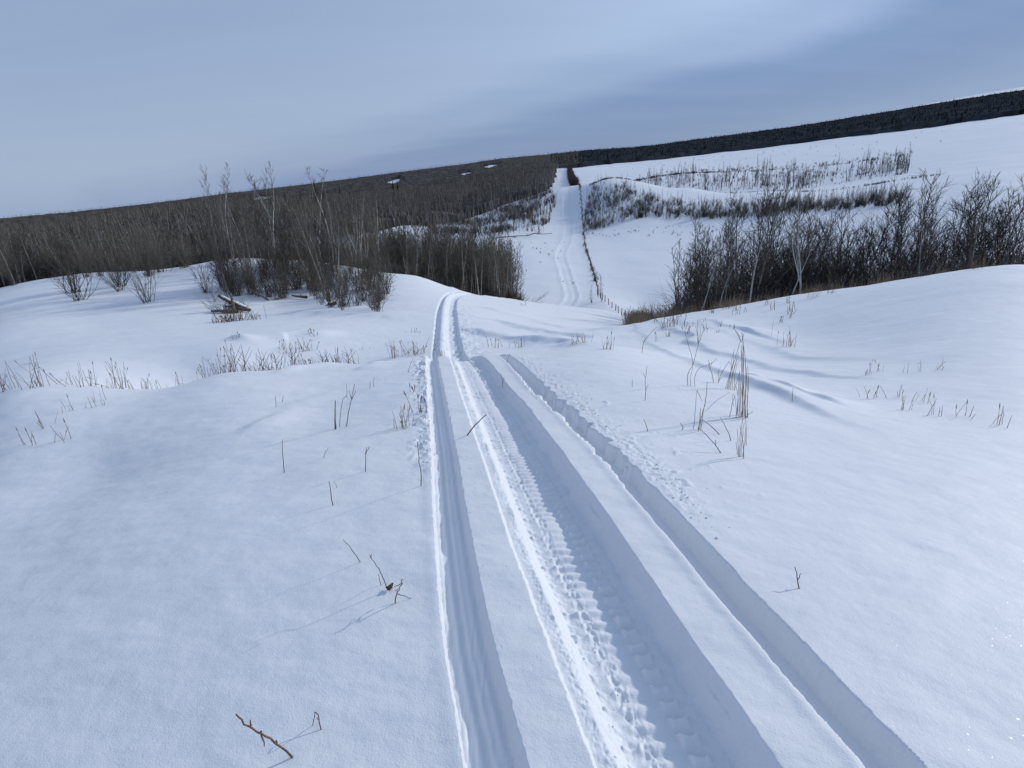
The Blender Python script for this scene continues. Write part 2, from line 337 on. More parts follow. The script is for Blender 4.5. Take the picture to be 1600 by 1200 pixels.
        dz += near*np.exp(-((r1-.17)/.10)**2)*sst(r1, .06, .10)*sst(yy, 2.0, 3)*.020*(np.abs(fbm(xx*14, yy*14, 67, 3))-.1)
        dz += near*np.exp(-((r1-.35)/.25)**2)*sst(r1, .1, .2)*sst(yy, 2.0, 3)*.035*np.clip(fbm(xx*9, yy*9, 68, 2)-.38, 0, 1)
        dz += near*np.exp(-((r1+.10)/.03)**2)*.006
        # churned snow beyond the crest
        ch = nf*(1-sst(yy, 34, 40))
        band = sst(c1, -.35, -.2)*(1-sst(c1, .3, 1.3))
        dz += ch*band*(.055*fbm(xx*3.2, yy*2.6, 71, 3)+.03*np.abs(fbm(xx*8, yy*6, 73, 2)))
        dz += ch*.05*np.exp(-((c1+.33)/.10)**2)
        # sinks left of the first groove where crust broke
        z[m] += dz*(1-sst(yy, 40, 45))
        tm = np.maximum(sst(l1, -.11, -.07)*(1-sst(l1, .07, .10)), np.maximum(inside, sst(r1, -.10, -.07)*(1-sst(r1, .07, .10))))
        trail[m] = np.maximum(tm, (nf*sst(l1, -.2, -.1)*(1-sst(c1, .5, .8))))*(yy < 44)
    m = front & (y > 44) & (y < 900) & (x > -8) & (x < 90)
    xx, yy = x[m], y[m]
    if len(xx):
        k = np.interp(yy, LC[0], LC[1]); s = np.gradient(LC[1], LC[0]); sl = np.interp(yy, LC[0], s)
        wdt = 1+yy/260.0
        l1 = (xx-k)/np.sqrt(1+sl*sl); z[m] -= (.10+.16*sst(yy, 240, 300)+.11*noise(xx*.15, yy*.12, 97))*(np.exp(-((l1+.45*wdt)/(.22*wdt))**2)+np.exp(-((l1-.45*wdt)/(.22*wdt))**2))*(1-sst(yy, 600, 860))
        z[m] += .10*np.exp(-((np.abs(l1)-1.1*wdt)/(.25*wdt))**2)
        # the cleared strip climbing the far side is slightly sunk and smooth
        z[m] -= .15*sst(yy, 235, 270)*(1-sst(yy, 420, 470))*np.exp(-((l1-1)/4.5)**4)
        trail[m] = (np.abs(l1) < 1.15*wdt)
    if fine:
        nr = 1-sst(r, 6, 14)
        z += nr*(.0012*fbm(x*13+2*y, y*17, 81, 3)+.0012*np.clip(fbm(x*3, y*9+x*3, 83, 3), 0, 1))+(1-sst(r, 20, 40))*.006*fbm(x*3.5+y, y*5, 85, 2)
        z += (1-sst(r, 14, 60))*.0*x
    return z, trail
def ground(x, y):
    x = np.atleast_1d(np.asarray(x, float)); y = np.atleast_1d(np.asarray(y, float))
    return base(x, y)+profile(x, y, False)[0]

# mesh in rings: fine in front, coarse behind; far rings use every second spoke
az_f = np.concatenate([np.arange(-180, -54, 4.5), np.arange(-54, -18, .2), np.arange(-18, 42, .1), np.arange(42, 54, .2), np.arange(54, 180.01, 4.5)])
if len(az_f) % 2 == 0: az_f = np.insert(az_f, 1, -178.0)
r1_ = .45*np.exp(np.arange(0, math.log(13/.45), .0042)); rA = len(r1_)
r2_ = r1_[-1]*np.exp(np.cumsum(np.full(240, .0062))); r3_ = r2_[-1]*np.exp(np.cumsum(np.full(175, .0125)))
r4_ = r3_[-1]*np.exp(np.cumsum(np.full(110, .026)))
def grid(rr, aa):
    R_, A_ = np.meshgrid(rr, np.radians(aa), indexing='ij'); x = R_*np.sin(A_); y = R_*np.cos(A_)
    b = base(x, y); p, t = profile(x, y); return np.stack([x, y, b+p], -1), t
near_r = np.concatenate([r1_, r2_]); far_r = np.concatenate([r3_, r4_])
Vn, Tn = grid(near_r, az_f); az_c = az_f[::2]; Vf, Tf = grid(far_r, az_c)
Vn[-1, 1:-1:2] = .5*(Vn[-1, 0:-2:2]+Vn[-1, 2::2])
nA, nC = len(az_f), len(az_c); nN = len(near_r)
idn = np.arange(nN*nA).reshape(nN, nA); idf = nN*nA+np.arange(len(far_r)*nC).reshape(len(far_r), nC)
idf_full = np.vstack([idn[-1, ::2][None], idf])
def quads(I): return np.stack([I[:-1, :-1], I[:-1, 1:], I[1:, 1:], I[1:, :-1]], -1).reshape(-1, 4)[:, ::-1]
Vall = np.concatenate([Vn.reshape(-1, 3), Vf.reshape(-1, 3)]); Tall = np.concatenate([Tn.ravel(), Tf.ravel()])
Qn, Qf = quads(idn), quads(idf_full); Qall = np.concatenate([Qn, Qf])
cen = Vall.shape[0]; Vall = np.vstack([Vall, [[0, 0, float(base(np.array([0.]), np.array([.4]))[0])]]]); Tall = np.r_[Tall, 0]
fan = np.stack([idn[0, :-1], np.full(nA-1, cen), np.full(nA-1, cen), idn[0, 1:]], -1)
isT = Tall[Qall].mean(1) > .5
def submesh(name, q, m, extra=None):
    used, inv = np.unique(q.ravel(), return_inverse=True)
    o = mesh(name, Vall[used], inv.reshape(-1, 4), m); return o
g_o = submesh('snow_ground', Qall[~isT], M_snow)
tag(g_o, 'pale blue-white wind-packed snow over the slopes and the valley', kind='structure')
t_o = submesh('snowmobile_trail', Qall[isT], M_trail)
tag(t_o, 'packed snow of the snowmobile grooves running down the hill', kind='structure')
mesh('snow_underfoot', Vall[np.r_[idn[0], cen]], np.stack([np.arange(nA-1), np.arange(1, nA), np.full(nA-1, nA)], -1), M_snow)['kind'] = 'structure'

# ------------------------------------------------------------------ placing by sight line or by bearing and range
def spot(u, v, rmin=.8, rmax=3000):
    a, t = ray(u, v); r = np.exp(np.linspace(math.log(rmin), math.log(rmax), 3000)); A = math.radians(a)
    z = ground(r*math.sin(A), r*math.cos(A)); k = np.where(CZ+t*r < z)[0]
    rr = r[k[0]] if len(k) else rmax
    return np.array([rr*math.sin(A), rr*math.cos(A), z[k[0]] if len(k) else 0.0])
def at(az, r):
    a = math.radians(az); x, y = r*math.sin(a), r*math.cos(a); return np.array([x, y, float(ground(x, y)[0])])
def up_at(b, u, v, fwd=0.0):
    """point on the sight line (u,v) at the range of b plus fwd metres"""
    a, t = ray(u, v); A = math.radians(a); r = math.hypot(b[0], b[1])+fwd
    return np.array([r*math.sin(A), r*math.cos(A), CZ+t*r])

# ------------------------------------------------------------------ plant geometry
def tube_arrays(lines):
    """lines: (pts, radii, sides) -> verts, quads"""
    V, Fq, n = [], [], 0
    for p, rad, k in lines:
        p = np.asarray(p, float); m = len(p); d = np.gradient(p, axis=0); d /= np.linalg.norm(d, axis=1)[:, None]+1e-9
        ref = np.array([0, 0, 1.0]) if abs(d[0][2]) < .8 else np.array([1.0, 0, 0])
        a = np.cross(d, ref); a /= np.linalg.norm(a, axis=1)[:, None]+1e-9; b = np.cross(d, a)
        th = np.arange(k)*2*math.pi/k
        ring = p[:, None]+np.asarray(rad)[:, None, None]*(a[:, None]*np.cos(th)[None, :, None]+b[:, None]*np.sin(th)[None, :, None])
        V.append(ring.reshape(-1, 3)); I = n+np.arange(m*k).reshape(m, k); J = np.roll(I, -1, 1)
        Fq.append(np.stack([I[:-1], J[:-1], J[1:], I[1:]], -1).reshape(-1, 4)); n += m*k
    return np.concatenate(V), np.concatenate(Fq)
def bend_line(rg, p0, d, L, n, wob, up=0.0):
    p = [np.array(p0, float)]; d = np.array(d, float); d /= np.linalg.norm(d)
    for i in range(n):
        d = d+rg.normal(0, wob, 3)+np.array([0, 0, up]); d /= np.linalg.norm(d); p.append(p[-1]+d*L/n)
    return np.array(p)
def tree_lines(seed, H, low=.3, spread=.5, nb=26, trunk=.07, lean=.03, twig=.010, fine=5, forks=0, droop=.06):
    rg = np.random.default_rng(seed); trunks = []; br = []
    def stem(p0, d, L, r0):
        n = 9; ln = bend_line(rg, p0, d, L, n, .035+lean*.5, .01); rad = r0*(1-np.linspace(0, 1, n+1)**1.2*.93); trunks.append((ln, rad, 6)); return ln, rad
    stems = [stem((0, 0, -.3), (rg.normal(0, lean), rg.normal(0, lean), 1), H, trunk)]
    for k in range(forks):
        ln, rad = stems[0]; i = rg.integers(2, 5); a = rg.uniform(0, 6.28)
        stems.append(stem(ln[i], (math.cos(a)*.4, math.sin(a)*.4, 1), H*(1-i/9)*rg.uniform(.75, .95), rad[i]*.7))
    for ln, rad in stems:
        Ls = np.linalg.norm(ln[-1]-ln[0]); m = int(nb*Ls/H)
        for k in range(m):
            t = low+(1-low)*(k+rg.uniform(0, 1))/m; t = min(t, .985); f = t*9; i = int(f); p = ln[i]+(ln[i+1]-ln[i])*(f-i)
            a = k*2.4+rg.uniform(-.5, .5); el = rg.uniform(.45, .95)+.3*t
            L = spread*H*.36*(1-((t-low)/(1-low))*.72)*rg.uniform(.6, 1.2)
            d = (math.cos(a)*math.cos(el), math.sin(a)*math.cos(el), math.sin(el))
            b = bend_line(rg, p, d, L, 4, .12, droop); br.append((b, np.linspace(max(twig*1.5, rad[i]*.38), twig*.7, 5), 3))
            for q in range(fine):
                s = rg.uniform(.2, .98); g_ = s*4; j = min(int(g_), 3); pp = b[j]+(b[j+1]-b[j])*(g_-j); dd = (b[j+1]-b[j]); dd /= np.linalg.norm(dd)
                dv = dd+rg.normal(0, .55, 3)+np.array([0, 0, .35]); l2 = bend_line(rg, pp, dv, L*rg.uniform(.25, .6), 2, .15, .05)
                br.append((l2, np.array([twig, twig*.8, twig*.4]), 3))
    return trunks, br
def shrub_lines(seed, H, n=16, spread=.6, twig=.009, fine=6):
    rg = np.random.default_rng(seed); st = []; tw = []
    for k in range(n):
        a = rg.uniform(0, 6.28); e = abs(rg.normal(0, spread)); L = H*rg.uniform(.6, 1.08)
        p0 = (rg.normal(0, .12*H*.5), rg.normal(0, .12*H*.5), -.15)
        b = bend_line(rg, p0, (math.cos(a)*e, math.sin(a)*e, 1), L, 5, .12, .04); st.append((b, np.linspace(twig*2.4, twig*.6, 6), 3))
        for q in range(fine):
            s = rg.uniform(.25, .97)*5; j = min(int(s), 4); pp = b[j]+(b[j+1]-b[j])*(s-j); dv = (b[j+1]-b[j])/np.linalg.norm(b[j+1]-b[j])+rg.normal(0, .5, 3)
            tw.append((bend_line(rg, pp, dv, L*rg.uniform(.15, .4), 2, .15, .05), np.array([twig, twig*.7, twig*.35]), 3))
    return st, tw
def grass_lines(seed, H, n=14, w=.12, rad=.0022, lean=.25):
    rg = np.random.default_rng(seed); st = []
    for k in range(n):
        a = rg.uniform(0, 6.28); e = abs(rg.normal(0, lean)); L = H*rg.uniform(.45, 1.05); p0 = (rg.normal(0, w), rg.normal(0, w), -.04)
        b = bend_line(rg, p0, (math.cos(a)*e, math.sin(a)*e, 1), L, 5, .07, -.02); r_ = rad*rg.uniform(.7, 1.3)
        st.append((b, np.linspace(r_, r_*.45, 6), 3))
        if rg.random() < .35:
            j = rg.integers(2, 5); st.append((bend_line(rg, b[j], rg.normal(0, 1, 3)+np.array([0, 0, .6]), L*.22, 2, .1), np.array([r_, r_*.7, r_*.4])*.7, 3))
        if rg.random() < .3:
            t = b[-1]; d = b[-1]-b[-2]; d /= np.linalg.norm(d); st.append((np.array([t-d*.02, t+d*.01, t+d*.04]), np.array([r_*.5, r_*1.8, r_*.4]), 4))
    return st
def me_of(name, lines, m): V, Fq = tube_arrays(lines); return mesh(name, V, Fq, m, link=False, smooth=True)

def tree_kind(seed, H, tm, cm, **kw):
    a, b = tree_lines(seed, H, **kw); return (me_of('trunk', a, tm), me_of('crown', b, cm))
ASPEN = [tree_kind(s, 10, M_bark_pale if s % 3 else M_bark_mid, M_twig, low=.28 if s % 2 else .4, nb=30, trunk=.085, spread=.5+.12*(s % 3), twig=.0105, fine=7) for s in range(8)]
DARKT = [tree_kind(40+s, 9, M_bark_mid, M_twig_dark, low=.18, nb=44, trunk=.08, spread=.95, twig=.0085, fine=9, forks=s % 2, droop=.02) for s in range(5)]
BIRCH = [tree_kind(60+s, 11, M_bark_birch, M_twig, low=.45, nb=22, trunk=.08, spread=.5, twig=.011, fine=6, forks=s % 3, lean=.05) for s in range(4)]
SHRUB = []
for s in range(6):
    a, b = shrub_lines(80+s, 2.2, n=18, spread=.35+.1*(s % 3), twig=.0065, fine=8); SHRUB.append((me_of('stems', a, M_twig_dark if s % 2 else M_willow), me_of('twigs', b, M_willow if s % 2 else M_twig)))
GRASS = [me_of('dry_grass', grass_lines(120+s, .5, n=16, w=.09, rad=.0035, lean=.3), M_straw if s % 2 else M_stem) for s in range(6)]
def spruce_mesh(seed, H=9):
    rg = np.random.default_rng(seed); V, Fq = [], []; n = 0
    for L_ in range(26):
        t = L_/26; z = H*(.06+.92*t); R_ = H*.17*(1-t)**.85+.05; k = 11
        for q in range(k):
            a = q*2*math.pi/k+rg.uniform(-.25, .25); rr = R_*rg.uniform(.65, 1.1); dz = -rr*.35+rg.normal(0, .05)
            c, s_ = math.cos(a), math.sin(a); wd = rr*.30
            V += [(0, 0, z+.15), (c*rr*.6-s_*wd, s_*rr*.6+c*wd, z+dz*.5), (c*rr, s_*rr, z+dz), (c*rr*.6+s_*wd, s_*rr*.6-c*wd, z+dz*.5-.08)]
            Fq.append((n, n+1, n+2, n+3)); n += 4
    return mesh('crown', V, Fq, M_spruce, link=False, smooth=False)
SPR = [(me_of('trunk', [(np.array([(0, 0, -.3), (0, 0, 8.6)]), np.array([.13, .02]), 6)], M_bark_mid), spruce_mesh(200+s)) for s in range(3)]

def put(kind, name, parts, pos, scale=1.0, rotz=None, label='', cat='tree', group=None, tilt=(0, 0), zs=None):
    o = empty(name, pos); o.rotation_euler = (tilt[0], tilt[1], rng.uniform(0, 6.28) if rotz is None else rotz); o.scale = (scale, scale, scale*(zs or 1))
    for nm, me in zip(kind, parts):
        c = bpy.data.objects.new(nm, me); COL.objects.link(c); c.parent = o
    tag(o, label, cat, group); return o
TK, SK = ('trunk', 'crown'), ('stems', 'twigs')

def scatter(name, P_, idx, scl, rot, meshes, label, cat=None, kind='stuff', mats=None):
    """one object: geometry nodes put copies of whole plants on its points"""
    colx = bpy.data.collections.new(name+'_kinds')
    for i, ms in enumerate(meshes):
        o = bpy.data.objects.new('%s_%02d' % (name, i), ms); colx.objects.link(o)
    me = bpy.data.meshes.new(name); P_ = np.asarray(P_, np.float32); me.vertices.add(len(P_)); me.vertices.foreach_set('co', P_.ravel())
    for nm, ty, ar in (('kd', 'INT', idx), ('scl', 'FLOAT_VECTOR', scl), ('rot', 'FLOAT_VECTOR', rot)):
        at_ = me.attributes.new(nm, ty, 'POINT'); at_.data.foreach_set('value' if ty == 'INT' else 'vector', np.asarray(ar, np.int32 if ty == 'INT' else np.float32).ravel())
    o = bpy.data.objects.new(name, me); COL.objects.link(o); tag(o, label, cat, None, kind)
    g = bpy.data.node_groups.new(name, 'GeometryNodeTree')
    g.interface.new_socket('Geometry', in_out='INPUT', socket_type='NodeSocketGeometry'); g.interface.new_socket('Geometry', in_out='OUTPUT', socket_type='NodeSocketGeometry')
    gi, go = g.nodes.new('NodeGroupInput'), g.nodes.new('NodeGroupOutput'); ci = g.nodes.new('GeometryNodeCollectionInfo')
    ci.inputs['Collection'].default_value = colx; ci.inputs['Separate Children'].default_value = True; ci.inputs['Reset Children'].default_value = True
    ip = g.nodes.new('GeometryNodeInstanceOnPoints'); ip.inputs['Pick Instance'].default_value = True
    def na(nm, ty): n = g.nodes.new('GeometryNodeInputNamedAttribute'); n.data_type = ty; n.inputs['Name'].default_value = nm; return n.outputs['Attribute']
    e2r = g.nodes.new('FunctionNodeEulerToRotation')
    lk = g.links.new; lk(gi.outputs[0], ip.inputs['Points']); lk(ci.outputs[0], ip.inputs['Instance']); lk(na('kd', 'INT'), ip.inputs['Instance Index'])
    lk(na('rot', 'FLOAT_VECTOR'), e2r.inputs[0]); lk(e2r.outputs[0], ip.inputs['Rotation']); lk(na('scl', 'FLOAT_VECTOR'), ip.inputs['Scale']); lk(ip.outputs[0], go.inputs[0])
    md = o.modifiers.new('instances', 'NODES'); md.node_group = g; return o
def joined(name, lines_mats):
    """several tube sets in one mesh with their materials"""
    V, Fq, mi, n = [], [], [], 0; ml = []
    for ln, m in lines_mats:
        v, f = tube_arrays(ln); V.append(v); Fq.append(f+n); n += len(v); mi += [len(ml)]*len(f); ml.append(m)
    me = mesh(name, np.concatenate(V), np.concatenate(Fq), None, link=False)
    for m in ml: me.materials.append(m)
    me.polygons.foreach_set('material_index', np.array(mi, np.int32)); return me

def rand_rs(n, s0, s1, tilt=.05):
    s = rng.uniform(s0, s1, n); scl = np.stack([s, s, s*rng.uniform(.85, 1.15, n)], -1)
    rot = np.stack([rng.normal(0, tilt, n), rng.normal(0, tilt, n), rng.uniform(0, 6.28, n)], -1); return scl, rot
def in_poly(a, r, poly):
    """bearing / range polygon test, ranges in log"""
    l = np.log(r); pa = np.array([p[0] for p in poly]); pl = np.log(np.array([p[1] for p in poly])); ins = np.zeros(a.shape, bool); n = len(poly)
    for i in range(n):
        j = (i-1) % n; c = ((pl[i] > l) != (pl[j] > l)) & (a < (pa[j]-pa[i])*(l-pl[i])/(pl[j]-pl[i]+1e-12)+pa[i]); ins ^= c
    return ins
def sample(poly, n, dens=None, seed=0, power=2.0):
    """n random points inside a bearing/range polygon, even per area"""
    rg = np.random.default_rng(seed); pa = [p[0] for p in poly]; pr = [p[1] for p in poly]; out_ = []; tot = 0
    while tot < n:
        a = rg.uniform(min(pa), max(pa), 20000); r = (rg.uniform(min(pr)**power, max(pr)**power, 20000))**(1/power)
        k = in_poly(a, r, poly); x = r*np.sin(np.radians(a)); y = r*np.cos(np.radians(a))
        if dens is not None: k &= rg.random(20000) < dens(x, y, a, r)
        out_.append(np.stack([x, y], -1)[k]); tot += k.sum()
    q = np.concatenate(out_)[:n]; return np.c_[q, ground(q[:, 0], q[:, 1])]
#VEG
# ------------------------------------------------------------------ woods
def clump(x, y, sc, seed, lo=-.1, hi=.25): return sst(fbm(x/sc, y/sc, seed, 2), lo, hi)
CLEAR = []        # clearings: bearing, range, half width (deg), half depth (ln)
def clear_ok(a, r):
    ok = np.ones(a.shape, bool)
    x = r*np.sin(np.radians(a)); y = r*np.cos(np.radians(a)); w = 1.1*fbm(x/28, y/60, 401, 3)
    for ca, cr, da, dr in CLEAR: ok &= ((a-ca)/da)**2+((np.log(r)-math.log(cr)-(a-ca)*.012)/dr)**2 > 1+w
    return ok
CLEAR += [(-18.5, 1120, 2.6, .15), (-10.3, 1330, .75, .105), (-1.2, 1500, .8, .085), (-22, 1450, 1.2, .12), (-3.6, 1250, .6, .078)]
STAND = [(-60, 54), (-27, 54), (-19, 53), (-15, 54), (-11, 60), (-7, 68), (-3, 76), (.0, 84), (1.0, 98), (.6, 116), (-2, 126), (-6, 128), (-9, 150), (-14, 215), (-60, 215)]
HILLF = [(-60, 205), (-14, 205), (-12, 268), (-8, 302), (-4, 332), (0, 372), (4.4, 402), (5.0, 600), (5.3, 960), (-60, 960)]
FARF = [(-62, 930), (5.2, 930), (6.5, 1060), (11, 1120), (20, 1180), (30, 1150), (60, 1100), (60, 2550), (-62, 2550)]
SLOPE = [(-9, 262), (-5, 240), (3.6, 243), (5.0, 320), (4.7, 385), (0, 362), (-4, 326), (-9, 296)]
RHILL = [(7.6, 246), (14, 262), (24, 250), (34, 250), (34, 275), (17, 288), (13, 300), (9.6, 330), (7.9, 325)]
RAVINE = [(12.5, 420), (34, 395), (34, 590), (22, 600), (15, 540)]
RSTAND = [(17.0, 66), (17.6, 52), (20, 43), (30, 41), (52, 40), (52, 92), (22, 88), (17, 76)]

# canopy masses of the far woods (twig tops read as one surface at this range)
def canopy(name, polys, a0, a1, ra, rb, hgt, label, m=None, sm=False):
    aa = np.arange(a0, a1, .22); rr = np.exp(np.arange(math.log(ra), math.log(rb), .0095))
    R_, A_ = np.meshgrid(rr, aa, indexing='ij'); x = R_*np.sin(np.radians(A_)); y = R_*np.cos(np.radians(A_))
    j = .35*fbm(x/14, y/14, 301, 2); k = np.zeros(x.shape, bool)
    for p in polys: k |= in_poly(A_+j, R_*(1+.012*noise(x/20, y/20, 303)), p)
    k &= clear_ok(A_, R_)
    kk = k.astype(float); e = kk.copy(); e[1:-1, 1:-1] = np.minimum.reduce([kk[1:-1, 1:-1], kk[2:, 1:-1], kk[:-2, 1:-1], kk[1:-1, 2:], kk[1:-1, :-2]])
    h = hgt+1.8*fbm(x/16, y/16, 305, 3)+rng.uniform(-.7, .7, x.shape)
    z = ground(x.ravel(), y.ravel()).reshape(x.shape)+np.where(e > 0, h, -.6)
    V = np.stack([x, y, z], -1).reshape(-1, 3); I = np.arange(x.size).reshape(x.shape); q = quads(I); q = q[kk.ravel()[q].max(1) > 0]
    u, inv = np.unique(q.ravel(), return_inverse=True); o = mesh(name, V[u], inv.reshape(-1, 4), m or M_farwood, smooth=sm)
    return tag(o, label, kind='stuff')
canopy('hillside_woods_canopy', [HILLF], -60, 6, 262, 980, 4.2, 'dark mass of leafless woods covering the far hillside')
FARL = [(-62, 930), (5.2, 930), (6.5, 1060), (7.5, 1075), (7.5, 2550), (-62, 2550)]; FARR = [(6.8, 1062), (11, 1120), (20, 1180), (30, 1150), (60, 1100), (60, 2550), (6.8, 2550)]
canopy('right_ridge_woods_canopy', [FARR], 6, 60, 1040, 2600, 7.0, 'dark blue-black band of conifer woods along the right-hand ridge', M_conwood, True)
canopy('ridge_woods_canopy', [FARL], -62, 8, 915, 2600, 7.0, 'dark band of leafless woods along the skyline ridge')

ALL = [joined('aspen', [(tree_lines(500+s, 10, low=.35, nb=24, trunk=.085, spread=.55, twig=.016, fine=4)[0], M_bark_pale if s % 2 else M_bark_mid),
                        (tree_lines(500+s, 10, low=.35, nb=24, trunk=.085, spread=.55, twig=.016, fine=4)[1], M_twig)]) for s in range(6)]
FARK = [joined('far_tree', [(tree_lines(520+s, 10, low=.35, nb=16, trunk=.12, spread=.5, twig=.030, fine=2)[0], M_bark_birch if s % 2 else M_bark_mid),
                        (tree_lines(520+s, 10, low=.35, nb=16, trunk=.12, spread=.5, twig=.030, fine=2)[1], M_twig if s % 3 else M_twig_dark)]) for s in range(6)]
DFAR = [joined('dark_tree', [(tree_lines(580+s, 10, low=.2, nb=20, trunk=.15, spread=.6, twig=.03, fine=3)[0], M_twig_dark), (tree_lines(580+s, 10, low=.2, nb=20, trunk=.15, spread=.6, twig=.03, fine=3)[1], M_twig_dark)]) for s in range(4)]
SALL = []
for s in range(5):
    a, b = shrub_lines(540+s, 2.4, n=20, spread=.45, twig=.012, fine=7); SALL.append(joined('shrub', [(a, M_twig_dark), (b, M_willow if s % 2 else M_twig_dark)]))
SFAR = []
for s in range(4):
    a, b = shrub_lines(560+s, 2.6, n=16, spread=.4, twig=.015, fine=6); SFAR.append(joined('shrub', [(a, M_twig_dark), (b, M_twig_dark)]))

# the dense stand left of the valley: the nearest trees are individuals, the rest one mass
STAND_R = [(-13, 58), (-11, 60), (-7, 66), (-3, 74), (.0, 82), (1.2, 96), (.9, 116), (-2, 130), (-6, 138), (-13, 150)]
ps = np.vstack([sample(STAND, 4600, lambda x, y, a, r: np.where(r < 130, 1.0, .7), 11), sample(STAND_R, 620, None, 111)])
rr_ = np.hypot(ps[:, 0], ps[:, 1]); aa_ = np.degrees(np.arctan2(ps[:, 0], ps[:, 1]))
key = rr_-np.where(aa_ > -9, 14, 0)+np.where(aa_ < -27, 8, 0); key[(aa_ < -43) | (aa_ > 3)] = 1e6
order = np.argsort(key); near_i = order[:208]; rest = order[208:]
def hcap(p, k):
    r = np.hypot(p[..., 0], p[..., 1]); a = np.degrees(np.arctan2(p[..., 0], p[..., 1])); return (1.5-np.interp(a, [-45, -27, -12, -4, 2], [.04, .055, .072, .082, .095])*r-p[..., 2])/10*k
for i in near_i:
    a, r = aa_[i], rr_[i]; kd = int(rng.integers(0, 10)); pale = kd in (1, 2, 4, 5, 7); big = rng.random() < .5
    sc_ = (rng.uniform(1.12, 1.3) if big else rng.uniform(.9, 1.1)) if a > -13 else (rng.uniform(.92, 1.1) if big else rng.uniform(.72, .9)); tl = rng.normal(0, .045); sc_ = min(sc_, float(hcap(ps[i], rng.uniform(.82, 1.08))))
    reg = ('in the dense stand beside the valley field' if a > -6 else 'above the brow of the left snow mound' if a > -13 else 'in the woods behind the middle of the left bushes' if a > -20 else 'in the woods behind the left end of the bushes' if a > -27 else 'in the woods at the far left')
    lab = '%s bare %s %s' % ('tall' if big else 'shorter', 'pale-trunked aspen' if pale else 'dark-trunked tree', reg)
    put(TK, 'aspen_tree', (ASPEN+DARKT[:2])[kd], ps[i], sc_, label=lab, group='bare trees %s' % reg, tilt=(rng.normal(0, .04), tl))
scl, rot = rand_rs(len(rest), .72, 1.08); big = (aa_[rest] > -14) & (rr_[rest] < 150); scl[big] *= 1.25; cap = np.maximum(hcap(ps[rest], rng.uniform(.75, 1.05, len(rest))), .35); scl *= np.minimum(1, cap/scl[:, 0])[:, None]; scatter('left_stand_trees', ps[rest], rng.integers(0, 6, len(rest)), scl, rot, ALL, 'leafless grey-brown trees massed in the hollow left of the trail')
ps = np.vstack([sample(STAND, 6500, None, 12), sample(STAND_R, 900, None, 112)]); scl, rot = rand_rs(len(ps), .7, 1.6, .15); scl *= np.minimum(1, np.maximum(hcap(ps, 2.2), .3)/scl[:, 0])[:, None]; scatter('left_stand_undergrowth', ps, rng.integers(0, 5, len(ps)), scl, rot, SALL, 'dark leafless undergrowth filling the left stand')
# far hillside, ridge
ps = sample([(max(a, -48), r) for a, r in HILLF], 13000, lambda x, y, a, r: clear_ok(a, r)*np.where(r < 600, 1, .45), 13, 1.6)
scl, rot = rand_rs(len(ps), .8, 1.2); scatter('hillside_trees', ps, rng.integers(0, 6, len(ps)), scl, rot, FARK, 'leafless trees massed on the far hillside left of the cutline')
ps = sample([(max(min(a, 46), -46), r) for a, r in FARL], 9000, lambda x, y, a, r: clear_ok(a, r).astype(float), 14, 1.2)
scl, rot = rand_rs(len(ps), .7, 1.55); scatter('ridge_trees', ps, rng.integers(0, 6, len(ps)), scl, rot, FARK, 'leafless trees crowded along the distant ridge')
ps = sample([(4.5, 1000), (6.5, 1075), (11, 1135), (20, 1195), (30, 1165), (46, 1120), (46, 2500), (4.5, 2500)], 13000, None, 114, 1.2); scl, rot = rand_rs(len(ps), .6, 1.55, .02)
scatter('ridge_conifers', ps, rng.integers(0, 3, len(ps)), scl, rot, [p[1] for p in SPR], 'dark conifers mixed through the woods on the right-hand ridge')
ps = sample(SLOPE, 520, lambda x, y, a, r: .15+clump(x, y, 22, 71), 15); scl, rot = rand_rs(len(ps), .45, .85); scatter('bank_trees', ps, rng.integers(0, 6, len(ps)), scl, rot, FARK, 'thin dark trees on the snowy bank left of the cutline')
ps = sample(SLOPE, 700, lambda x, y, a, r: .1+clump(x, y, 18, 73), 16); scl, rot = rand_rs(len(ps), .5, 1.3); scatter('bank_brush', ps, rng.integers(0, 4, len(ps)), scl, rot, SFAR, 'dark brush on the snowy bank left of the cutline')

# right hill brush: individuals
def rh(x, y, a, r): return (.20+.9*clump(x, y, 6, 75, -.1, .4)*clump(x, y, 19, 175, -.3, .25))*np.where(a < 14.5, np.clip((325-r)/60, .15, 1), np.where(r < 272, 1, .3))
ps = sample(RHILL, 800, rh, 17); o_ = np.argsort(np.hypot(ps[:, 0], ps[:, 1])+40*(np.degrees(np.arctan2(ps[:, 0], ps[:, 1])) > 27))
for i in o_[:130]:
    put(SK, 'hillside_shrub', SHRUB[rng.integers(0, 6)], ps[i], rng.uniform(.7, 1.35), label='dark bare shrub at the foot of the snowy hill right of the fence line', cat='shrub', group='shrubs at the foot of the right-hand hill')
rest = o_[130:]; scl, rot = rand_rs(len(rest), .35, 1.35, .14); scatter('right_hill_brush', ps[rest], rng.integers(0, 4, len(rest)), scl, rot, SFAR, 'dark bare brush scattered up the snowy hill right of the fence line')
ps = sample(RHILL, 1000, rh, 18); scl, rot = rand_rs(len(ps), .2, .75); scatter('right_hill_saplings', ps, rng.integers(0, 6, len(ps)), scl, rot, FARK, 'thin bare saplings on the snowy hill right of the fence line')
ps = sample(RAVINE, 620, lambda x, y, a, r: (.16+clump(x, y, 20, 77, 0, .35))*np.exp(-np.maximum(r-430, 0)/55), 19, 1.0); scl, rot = rand_rs(len(ps), .2, 1.0, .04); scl *= rng.uniform(.5, 1.3, len(ps))[:, None]; scatter('ravine_trees', ps, rng.integers(0, 4, len(ps)), scl, rot, DFAR, 'dark bare trees in rows along the ravine on the right')
